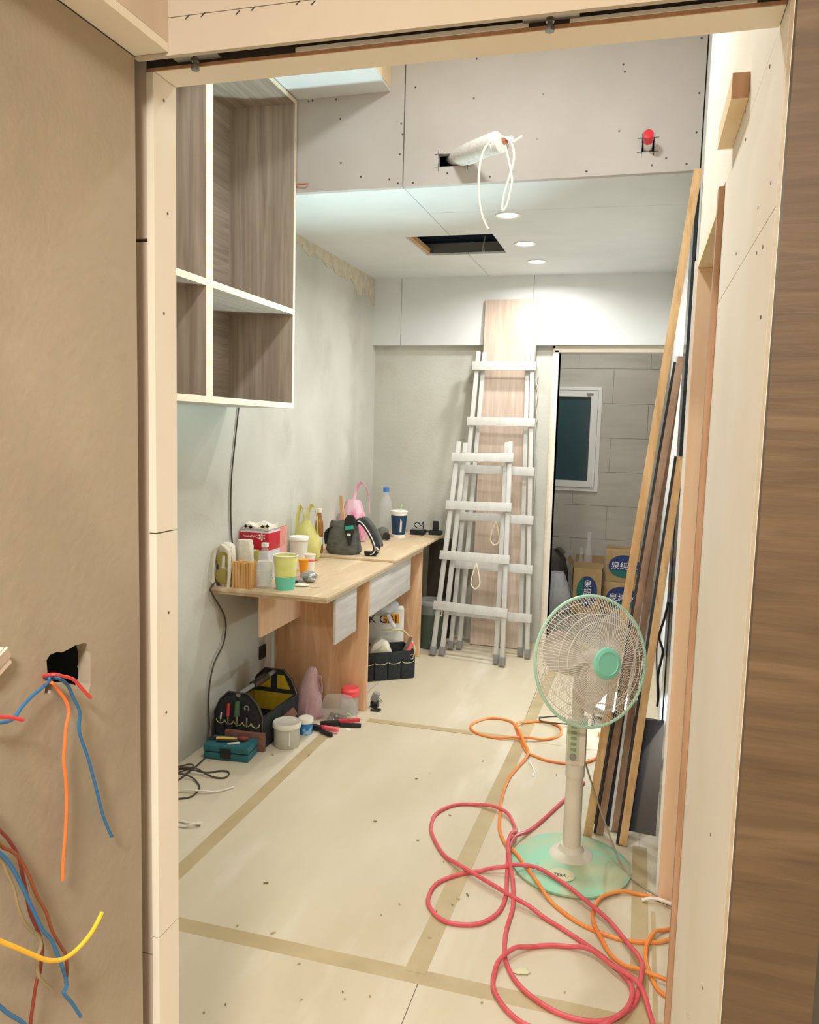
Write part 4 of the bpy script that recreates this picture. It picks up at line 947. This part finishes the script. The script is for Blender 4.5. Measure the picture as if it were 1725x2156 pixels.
t = thing('green_box', 'small lime carton beside the grey pouch', 'carton', (-1.695, 4.40, TZ2), .3); B().bb(-.025, .02, -.02, .02, 0, .045).build('carton', 'lime', t, bevel=.002); B().bb(-.0255, .0205, -.0205, .0205, .018, .026).build('print_band', 'white_ink', t)
bottle('water_bottle', 'large ribbed clear bottle with blue cap at back corner', (-1.655, 5.25, TZ2), .045, .325, 'clear_plastic', 'blue_cap', None, True, .36)
cup('drink_cup', 'tall navy and white paper cup with lid at back corner', (-1.535, 5.17, TZ2), .042, .056, .17, (('white_base', 0, .02, 'cup_white'), ('navy_band', .0195, .15, 'cup_navy'), ('upper_band', .1495, .17, 'cup_white')))
cobj = [o for o in bpy.data.objects if o.get('label', '').startswith('tall navy')][0]
b = B(); b.lathe([(0, .1705), (.056, .1705), (.060, .172), (.060, .178), (.05, .181), (0, .181)], n=30); b.build('lid', 'white_plastic', cobj); B().cyl((.01, 0, .181), (.018, 0, .22), .003, n=8).build('straw', 'lime', cobj)
B().prism([(.022, .04), (.035, .04), (.037, .11), (.026, .13)], 'y', -.0535, -.052).build('print_mark', 'white_ink', cobj)
t = thing('respirator', 'grey dust respirator lying on the far bench', 'mask', (-1.60, 5.02, TZ2)); b = B(); b.ball((0, 0, .042), .05, 20, 12, .8, .8, .8, wob(4, .05)); b.build('facepiece', 'grey_fabric', t); B().cyl((.035, -.03, .03), (.05, -.055, .025), .022, n=16).build('filter', 'black_plastic', t); B().tube(smooth([(-.03, 0, .06), (-.06, .02, .05), (-.07, -.01, .01), (-.03, -.03, .008)], 6), .005, 6).build('strap', 'cord_white', t)
t = thing('battery_charger', 'low black battery charger with cable on the far bench', 'charger', (-1.45, 5.36, TZ2)); B().bb(-.05, .05, -.04, .04, 0, .035).build('body', 'black_plastic', t, bevel=.006); B().bb(-.03, .03, -.03, .02, .035, .04).build('cradle', 'grey_plastic', t); B().tube(smooth([(-.01, .02, .04), (-.03, .0, .065), (.0, -.01, .085), (.02, 0, .06), (.035, .01, .09), (.03, .02, .04)], 6), .0035, 6).build('lead', 'cord_black', t)
t = thing('power_pack', 'black plug pack standing at the far bench end', 'charger', (-1.335, 5.40, TZ2)); B().bb(-.045, .045, -.03, .03, 0, .03).build('body', 'black_plastic', t, bevel=.005); B().bb(-.02, .02, -.015, .015, .03, .095).build('adapter', 'black_plastic', t, bevel=.004); B().tube(smooth([(-.02, -.01, .02), (-.06, -.02, .025), (-.07, 0, .006)], 6), .004, 6).build('lead', 'cord_black', t)

# ---------- on the floor by the bench
t = thing('drill_case', 'teal plastic tool case lying flat on the floor', 'case', (-1.688, 3.135, 0), .10)
B().bb(-.105, .105, -.062, .062, 0, .034).build('lower_shell', 'case_teal', t, bevel=.008)
B().bb(-.106, .106, -.063, .063, .036, .066).build('upper_shell', 'case_teal', t, bevel=.008)
B().bb(-.024, .024, -.069, -.061, .012, .056).build('latch', 'black_plastic', t, bevel=.002)
t = thing('pliers', 'yellow handled pliers lying on the teal case', 'pliers', (-1.70, 3.13, .066), .15)
B().tube(smooth([(.045, .012, .006), (.0, .02, .006), (-.045, .016, .006), (-.06, .012, .006)], 6), .007, 8, flat=.8).build('handle', 'tool_yellow', t)
B().tube(smooth([(.045, .006, .006), (.0, -.008, .005), (-.05, -.014, .005)], 6), .006, 8, flat=.8).build('handle', 'black_plastic', t)
B().beam((-.06, .01, .006), (-.095, .006, .006), .018, .008, (0, 0, 1)).build('jaws', 'steel_dark', t, bevel=.002)
t = thing('brush', 'small maroon brush lying on the teal case', 'brush', (-1.64, 3.155, .066), .3); b = B(); b.ball((0, 0, .012), .022, 14, 8, 1.2, .8, .6, wob(2, .1)); b.build('bristles', 'wire_darkred', t); B().beam((-.01, -.03, .004), (-.06, -.045, .004), .012, .005, (0, 0, 1)).build('handle', 'white_plastic', t)
t = thing('wood_offcut', 'brown wooden offcut standing on edge against the tool bag', 'offcut', (-1.66, 3.215, 0), .07); B().bb(-.095, .095, -.011, .011, .0, .085).build('block', 'block_brown', t, bevel=.002)
# open-top tool bag
t = thing('tool_bag', 'black open tool bag with yellow lining and tube handle', 'tool bag', (-1.705, 3.43, 0), -.02)
hw, hl = .122, .18
arch = [(-hw, 0), (hw, 0), (hw, .15), (hw * .78, .21), (hw * .42, .25), (-hw * .42, .25), (-hw * .78, .21), (-hw, .15)]
pn = B().prism(arch, 'y', -hl - .006, -hl + .006).build('end_panel', 'black_fabric', t)
pf = B().prism([(x, z * 1.04) for x, z in arch], 'y', hl - .006, hl + .006).build('end_panel', 'black_fabric', t)
for s_ in (-1, 1):
    B().bb(s_ * hw - .006, s_ * hw + .006, -hl, hl, 0, .145).build('side_panel', 'black_fabric', t, bevel=.003)
    B().bb(s_ * (hw - .008) - .001, s_ * (hw - .008) + .001, -hl + .008, hl - .008, .01, .143).build('lining', 'yellow_fabric', t)
    B().bb(s_ * hw - .008, s_ * hw + .008, -hl - .004, hl + .004, .118, .15).build('side_band', 'black_fabric', t, bevel=.003)
B().bb(-hw, hw, -hl, hl, .004, .014).build('bag_floor', 'black_fabric', t)
B().bb(-hw + .012, hw - .012, hl - .009, hl - .0065, .05, .142).build('lining', 'yellow_fabric', pf)
B().prism([(-.09, .165), (-.018, .165), (-.018, .235), (-.055, .235)], 'y', hl - .009, hl - .0065).build('lining', 'yellow_fabric', pf)
B().prism([(.018, .165), (.09, .165), (.055, .235), (.018, .235)], 'y', hl - .009, hl - .0065).build('lining', 'yellow_fabric', pf)
for yy in (-hl - .008, hl - .009):
    fr_ = B(); k_ = 1.04 if yy > 0 else 1
    fr_.tube([(x, yy, z * k_) for x, z in ((hw, .0), (hw, .15), (hw * .78, .21), (hw * .42, .252), (-hw * .42, .252), (-hw * .78, .21), (-hw, .15), (-hw, 0))], .0045, 8); fr_.build('frame_tube', 'steel_dark', t)
B().cyl((0, -hl - .01, .243), (0, hl + .01, .25), .011, n=14).build('handle_bar', 'grey_plastic', t)
B().cyl((0, -.05, .2455), (0, .09, .248), .019, n=16).build('handle_grip', 'steel_dark', t)
sc2 = B()
for k in range(5):
    cx_ = -.09 + k * .045; sc2.tube([(cx_ + .021 * math.cos(a), -hl - .0135, .118 + .018 * math.sin(a)) for a in [PI + PI * i / 8 for i in range(9)]], .0025, 6)
sc2.build('pocket_piping', 'piping_cream', pn)
pk = B()
for k in range(5): pk.box((-.09 + k * .045, -hl - .010, .055), (.041, .008, .1))
pk.build('pockets', 'black_fabric', pn)
tl_ = [(-.088, .155, 'white_plastic', .004), (-.05, .20, 'tool_red', .009), (-.005, .215, 'tool_green', .014), (.045, .185, 'steel', .010)]
for x, zt, m_, r_ in tl_:
    q = thing('hand_tool', {'white_plastic': 'slim white handled tool in the bag pocket', 'tool_red': 'red handled screwdriver in the bag pocket', 'tool_green': 'flat green file in the bag pocket', 'steel': 'steel spanner in the bag pocket'}[m_], 'tool', (-1.705 + x, 3.43 - hl - .0205, .10), 0, 'tools in the bag pockets')
    B().cyl((0, 0, 0), (0, 0, (zt - .1) * .55), r_ * .55, n=10).build('shaft', 'steel', q)
    if m_ == 'steel':
        B().tube([(.011 * math.cos(a), 0, zt - .1 + .004 + .011 * math.sin(a)) for a in [-.9 + 4.9 * i / 12 for i in range(13)]], .0045, 8).build('open_end', m_, q)
    else: B().cyl((0, 0, (zt - .1) * .4), (.004, 0, zt - .1), r_, r_ * .8, 12).build('handle', m_, q, bevel=.002)
q = thing('wood_float', 'pale wooden float leaning outside the tool bag', 'float', (-1.555, 3.43, 0), .9); B().beam((-.04, .0, .06), (.05, 0, .115), .045, .014, (0, 1, 0)).build('plate', 'block_brown', q, bevel=.006); B().beam((0, 0, .003), (0, 0, .07), .02, .012).build('handle', 'pine_brown', q)
t = thing('plastic_tub', 'large frosted plastic tub with lid beside the tool bag', 'tub', (-1.503, 3.325, 0))
B().lathe([(0, 0), (.055, 0), (.058, .004), (.061, .098), (0, .098)], n=36).build('body', 'frosted', t); B().lathe([(0, .094), (.066, .094), (.0665, .108), (.062, .116), (.058, .1135), (0, .1135)], n=36).build('lid', 'frosted_lid', t); B().bb(.034, .04, -.0535, -.0515, .02, .085).build('label', 'white_ink', t)
t = thing('round_jar', 'small blue labelled jar with cream lid', 'jar', (-1.479, 3.49, 0))
B().lathe([(0, 0), (.031, 0), (.033, .005), (.033, .058), (0, .058)], n=30).build('body', 'blue_label', t); B().lathe([(0, .056), (.036, .056), (.037, .075), (.034, .08), (0, .079)], n=30).build('lid', 'cup_white', t)
t = carrier('carrier_bag', 'rose pink carrier bag standing beside the plywood panel', (-1.56, 3.70, 0), .082, .06, .275, 'bag_rose', ((.045, .78, .022),), 7, .06, cone=True)
t = thing('parts_bag', 'clear plastic bag of hardware leaning on the plywood panel', 'bag', (-1.39, 3.705, 0)); b = B(); b.lathe([(0, 0), (.9, .0), (1, .02), (.98, .07), (.85, .11), (.7, .125), (0, .12)], n=40, sx=.095, sy=.055, wob=wob(4, .05, 7)); b.build('film', 'clear_bag', t)
hw_ = B()
for k in range(40): hw_.cyl((random.uniform(-.06, .05), random.uniform(-.03, .03), random.uniform(.004, .03)), (random.uniform(-.06, .05), random.uniform(-.03, .03), random.uniform(.004, .03)), .0025, n=5)
stuff(hw_.build('loose_hardware', 'steel', t)); B().tube(smooth([(.04, -.03, .03), (.06, -.035, .055), (.075, -.03, .04), (.07, -.035, .02)], 6), .003, 6).build('tie', 'lime', t)
t = thing('storage_jar', 'clear jar with red screw lid behind the hardware bag', 'jar', (-1.372, 3.815, 0))
B().lathe([(0, 0), (.043, 0), (.045, .006), (.045, .09), (.04, .10), (0, .10)], n=30).build('body', 'clear_plastic', t); B().lathe([(0, .098), (.047, .098), (.048, .128), (.04, .138), (.034, .134), (0, .136)], n=30).build('lid', 'red_lid', t)
def power_tool(label, loc, rz, hm, length):
    t = thing('grip_tool', label, 'tool', loc, rz, 'red and black grip tools')
    B().beam((-length * .5, 0, .014), (0, 0, .016), .026, .024, (0, 0, 1)).build('barrel', 'black_plastic', t, bevel=.006)
    B().beam((-.005, .010, .02), (length * .5, .022, .02), .022, .02, (0, 0, 1)).build('grip', hm, t, bevel=.007)
    B().beam((-.005, -.014, .011), (length * .5, -.032, .011), .018, .018, (0, 0, 1)).build('lever', 'black_plastic', t, bevel=.005)
    B().cyl((-.004, 0, 0.004), (-.004, 0, .032), .009, n=12).build('pivot', 'tool_red', t)
    return t
power_tool('black gripping tool with pink handle next to the blue jar', (-1.405, 3.53, 0), -.25, 'tool_pink', .15)
power_tool('black gripping tool with dull red handle in front of hardware bag', (-1.355, 3.635, 0), .45, 'tool_red', .20)
t = thing('paper_tag', 'small white paper tag beside the grip tools', 'tag', (-1.30, 3.60, 0), .4); B().bb(-.012, .012, -.009, .009, 0, .002).bb(-.012, .0, -.009, .009, .002, .004).build('sheet', 'white_ink', t)
t = thing('plug_adapter', 'dark plug adapter with looped cable beyond the plywood panel', 'plug', (-1.272, 3.955, 0)); B().box((-.008, 0, .055), (.035, .035, .05), Matrix.Rotation(.35, 3, 'Y')).build('body', 'grey_plastic', t, bevel=.006); B().cyl((.012, -.008, .045), (.032, -.01, .03), .0025, n=6).cyl((.012, .008, .045), (.032, .008, .03), .0025, n=6).build('prongs', 'steel', t); B().bb(-.03, .01, -.02, .02, 0, .032).build('stand', 'black_plastic', t, bevel=.004); B().tube(smooth([(-.02, -.02, .006), (.01, -.04, .006), (.035, -.045, .006), (.03, -.065, .006), (-.01, -.07, .006)], 6), .005, 6).build('cable', 'cord_black', t)
# second tool bag under the bench, contents stay things of their own
t = thing('tool_bag', 'black fabric tool bag with cream piped pockets under the bench', 'tool bag', (-1.42, 4.50, 0), .62)
w2, l2_, h2 = .10, .17, .165
for s_ in (-1, 1):
    B().bb(-l2_, l2_, s_ * w2 - .005, s_ * w2 + .005, 0, h2).build('side_panel', 'black_fabric', t, bevel=.003)
    B().bb(s_ * l2_ - .005, s_ * l2_ + .005, -w2, w2, 0, h2).build('end_panel', 'black_fabric', t, bevel=.003)
B().bb(-l2_, l2_, -w2, w2, .003, .012).build('bag_floor', 'black_fabric', t)
for k in range(4):
    cx_ = -.125 + k * .083; q = B().box((cx_, -w2 - .011, .052), (.076, .014, .10)).build('pocket', 'black_fabric', t, bevel=.004)
    B().tube([(cx_ + .036 * math.cos(a), -w2 - .019, .108 + .012 * math.sin(a)) for a in [PI + PI * i / 8 for i in range(9)]], .0022, 6).build('piping', 'piping_cream', q)
B().tube(smooth([(l2_ - .01, -w2 - .006, .12), (l2_ - .005, -w2 - .008, .19), (.13, 0, .26), (.0, .01, .27)], 6), .005, 8).build('strap', 'piping_cream', t)
B().tube([(l2_ - .02 + .014 * math.cos(2 * PI * i / 12), -w2 - .012, .13 + .014 * math.sin(2 * PI * i / 12)) for i in range(12)], .003, 6, closed=True).build('ring', 'steel', t)
q = thing('carton', 'white printed carton standing behind the tool bag', 'carton', (-1.47, 4.72, 0), .35); B().bb(-.11, .11, -.05, .05, 0, .36).build('box', 'label_white', q, bevel=.002); B().bb(-.02, .08, -.051, -.05, .27, .33).build('print_block', 'orange', q)
text('K G&I', .07, 'ink', q, face_cam(-.02, -.0515, .295))
q = thing('paper_sack', 'pale yellow paper sack stuffed into the tool bag', 'sack', (-1.42, 4.46, .014), .55)
b = B(); b.prism([(-.085, 0), (.07, 0), (.075, .12), (.045, .20), (.0, .225), (-.05, .19), (-.09, .10)], 'y', -.03, .03); b.build('paper', 'cup_white', q, bevel=.012)
b = B(); b.prism([(-.08, .06), (-.02, .05), (.05, .13), (.02, .19), (-.04, .15)], 'y', -.038, -.028); b.build('fold', 'sticker', q, bevel=.006)
q = thing('trowel', 'wooden handled trowel sticking out of the tool bag', 'trowel', (-1.31, 4.50, .10)); B().beam((0, 0, 0), (.06, .03, .14), .02, .008).build('blade', 'steel', q); B().cyl((.03, 0, .02), (.075, .02, .11), .014, .012, 10).build('handle', 'tool_pink', q, bevel=.003)
q = thing('plastic_sheet', 'crumpled clear plastic wrap draped behind the apron', 'wrap', (-1.45, 4.52, .36)); b = B(); b.ball((0, 0, .06), .11, 28, 14, 1, .6, .6, wob(8, .09, 5)); b.build('film', 'bag_white', q); B().tube(smooth([(.07, -.05, .02), (.09, -.04, -.03), (.11, -.03, -.06)], 5), .012, 8, flat=.4).build('tail', 'bag_white', q)
# rubbish bin and dark sheet beyond the bench
q = thing('rubbish_bin', 'dark green bin with clear liner beyond the bench', 'bin', (-1.30, 5.20, 0)); B().lathe([(0, 0), (.075, 0), (.09, .3), (.085, .3), (.07, .005), (0, .005)], n=28).build('body', 'bin_green', q); b = B(); b.lathe([(.092, .24), (.094, .3), (.096, .325), (.088, .33), (.082, .28)], n=30, wob=wob(3, .02)); b.build('liner', 'clear_bag', q); B().tube(smooth([(.05, -.085, .31), (.075, -.09, .26), (.09, -.07, .24), (.085, -.05, .3)], 6), .004, 6).build('handle', 'cord_white', q)
tag(B().beam((-1.31, 5.46, .001), (-1.31, 5.54, .70), .20, .012).build('dark_sheet', 'steel_dark'), 'dark grey sheet leaning on the back wall beyond the bench', 'sheet')

# ---------- back room: cartons, bags, bottle
def carton(label, loc, w_, d_, h, rz, vert, open_=False):
    t = thing('water_carton', label, 'carton', loc, rz, 'water cartons in the back room')
    if open_:
        for a in ((-w_ / 2, w_ / 2, -d_ / 2, -d_ / 2 + .005), (-w_ / 2, w_ / 2, d_ / 2 - .005, d_ / 2), (-w_ / 2, -w_ / 2 + .005, -d_ / 2, d_ / 2), (w_ / 2 - .005, w_ / 2, -d_ / 2, d_ / 2)): B().bb(a[0], a[1], a[2], a[3], 0, h).build('side', 'card', t)
        B().bb(-w_ / 2, w_ / 2, -d_ / 2, d_ / 2, .001, .006).build('bottom', 'card', t)
        B().beam((0, -d_ / 2 + .003, h), (0, -d_ / 2 + .045, h + .04), w_, .004, (0, 1, 0)).build('flap', 'card_dark', t)
        B().beam((-w_ / 2 + .003, 0, h), (-w_ / 2 - .05, 0, h + .06), .004, d_, (0, 1, 0)).build('flap', 'card_dark', t)
        B().beam((0, d_ / 2 - .003, h), (0, d_ / 2 + .03, h + .07), w_, .004, (0, 1, 0)).build('flap', 'card_dark', t)
    else:
        B().bb(-w_ / 2, w_ / 2, -d_ / 2, d_ / 2, 0, h).build('box', 'card', t, bevel=.003)
        B().bb(-w_ / 2, w_ / 2, -.02, .02, h, h + .001).build('packing_tape', 'card_dark', t)
    rx, rz_ = (w_ * .35, h * .33) if vert else (w_ * .42, h * .36)
    M_ = face_cam(0, -d_ / 2 - .0005, h * .5)
    ov = B(M_); ov.lathe([(0, 0), (1, 0), (1, .0012), (0, .0012)], n=36, sx=rx, sy=rz_); lg_ = ov.build('emblem', 'logo_navy', t)
    cut = B(M_ @ Matrix.Translation((0, 0, .0013)))
    if vert:
        pl = [(rx * math.cos(a), rz_ * math.sin(a)) for a in [PI * .62 + PI * .76 * i / 14 for i in range(15)]]
    else: pl = [(rx * math.cos(a), rz_ * math.sin(a)) for a in [PI * 1.12 + PI * .76 * i / 14 for i in range(15)]]
    cut.prism(pl, 'z', 0, .0005); cut.build('emblem_green', 'logo_green', lg_)  # green printed part of the oval
    if vert:
        for k, ch in enumerate('\u6cc9\u7d14\u6c34'): text(ch, .065, 'white_ink', lg_, M_ @ Matrix.Translation((.005, .062 - k * .064, .0022)), 'lettering')
    else: text('\u6cc9\u7d14\u6c34', .072, 'white_ink', lg_, M_ @ Matrix.Translation((0, .0, .0022)), 'lettering')
    return t
carton('open water carton with upright oval emblem, nearest the door frame', (-.352, 6.70, 0), .235, .22, .385, 0, True, True)
carton('lower closed water carton of the stack', (-.075, 6.86, 0), .30, .24, .262, 0, False)
carton('upper water carton stacked on the closed one', (-.070, 6.86, .2635), .30, .24, .262, 0, False)
bottle('water_bottle', 'clear empty bottle standing in the open carton', (-.36, 6.69, .007), .036, .66, 'clear_plastic', 'clear_plastic', None, True, .35)
bottle('water_bottle', 'shorter clear bottle standing in the open carton', (-.42, 6.74, .007), .036, .52, 'clear_plastic', 'clear_plastic', None, True, .35)
carrier('rubbish_bag', 'full white plastic rubbish bag in the back room', (-.60, 6.62, 0), .125, .12, .46, 'bag_white', (), 4, neck=.55)
t = thing('rubbish_bag', 'dark grey bag slumped over the white rubbish bag', 'bag', (-.66, 6.86, 0)); b = B(); b.lathe([(0, 0), (.9, 0), (1, .05), (.95, .3), (.8, .42), (.4, .48), (0, .49)], n=36, sx=.13, sy=.10, wob=wob(6, .07)); b.build('film', 'bag_grey', t); B().tube(smooth([(0, 0, .46), (.05, -.05, .5), (.1, -.06, .46)], 5), .02, 8, flat=.5).build('twisted_neck', 'bag_grey', t)

# ---------- crumbs and chips on the floor sheets
GC = 'chips and offcuts scattered over the floor sheets'
chips = ((650, 1591, 20), (575, 1590, 16), (905, 1628, 0), (877, 1640, 12), (842, 1904, 8), (803, 1927, 6), (1128, 1594, 14), (948, 1717, 14), (935, 1815, 8), (985, 1885, 16), (965, 1893, 14), (953, 1905, 12), (920, 1920, 14), (905, 1975, 12), (1017, 1603, 12), (1172, 1632, 10), (630, 2030, 10), (635, 2105, 6), (722, 2090, 5), (780, 2098, 7), (727, 2104, 5), (560, 1860, 18), (575, 1965, 18), (500, 1950, 8), (790, 1730, 14), (1015, 2112, 8), (1046, 2109, 6), (1240, 1600, 8), (1222, 1588, 6), (880, 1770, 12), (475, 2116, 4), (430, 2132, 4), (1190, 2090, 4))
for k, (x, y, ln) in enumerate(chips):
    p = at(x, y, Z=.001); l_ = max(ln, 5) / 2300; cm = ('chip_wood', 'concrete_chip', 'concrete_chip')[k % 3]
    o = B(Matrix.Rotation(random.uniform(0, PI), 4, 'Z')).box((0, 0, .002), (l_ * 2, .0022 + l_ * .1, .003), Matrix.Rotation(random.uniform(-.1, .1), 3, 'X')).box((l_ * .4, .002, .0022), (l_, .002, .0026)).build('floor_chip', cm, None, loc=p)
    tag(o, 'tiny dark chip lying on the pale floor sheets' if k % 3 == 0 else 'tiny light chip lying on the pale floor sheets', 'debris', GC)
t = thing('crushed_paper', 'crushed patch of dusty paper between red hose loops', 'paper', at(1098, 2047, Z=0), .3); b = B(); b.ball((0, 0, .0035), .022, 18, 8, 1.1, .7, .16, wob(3, .12, 7)); b.build('sheet', 'sticker', t)
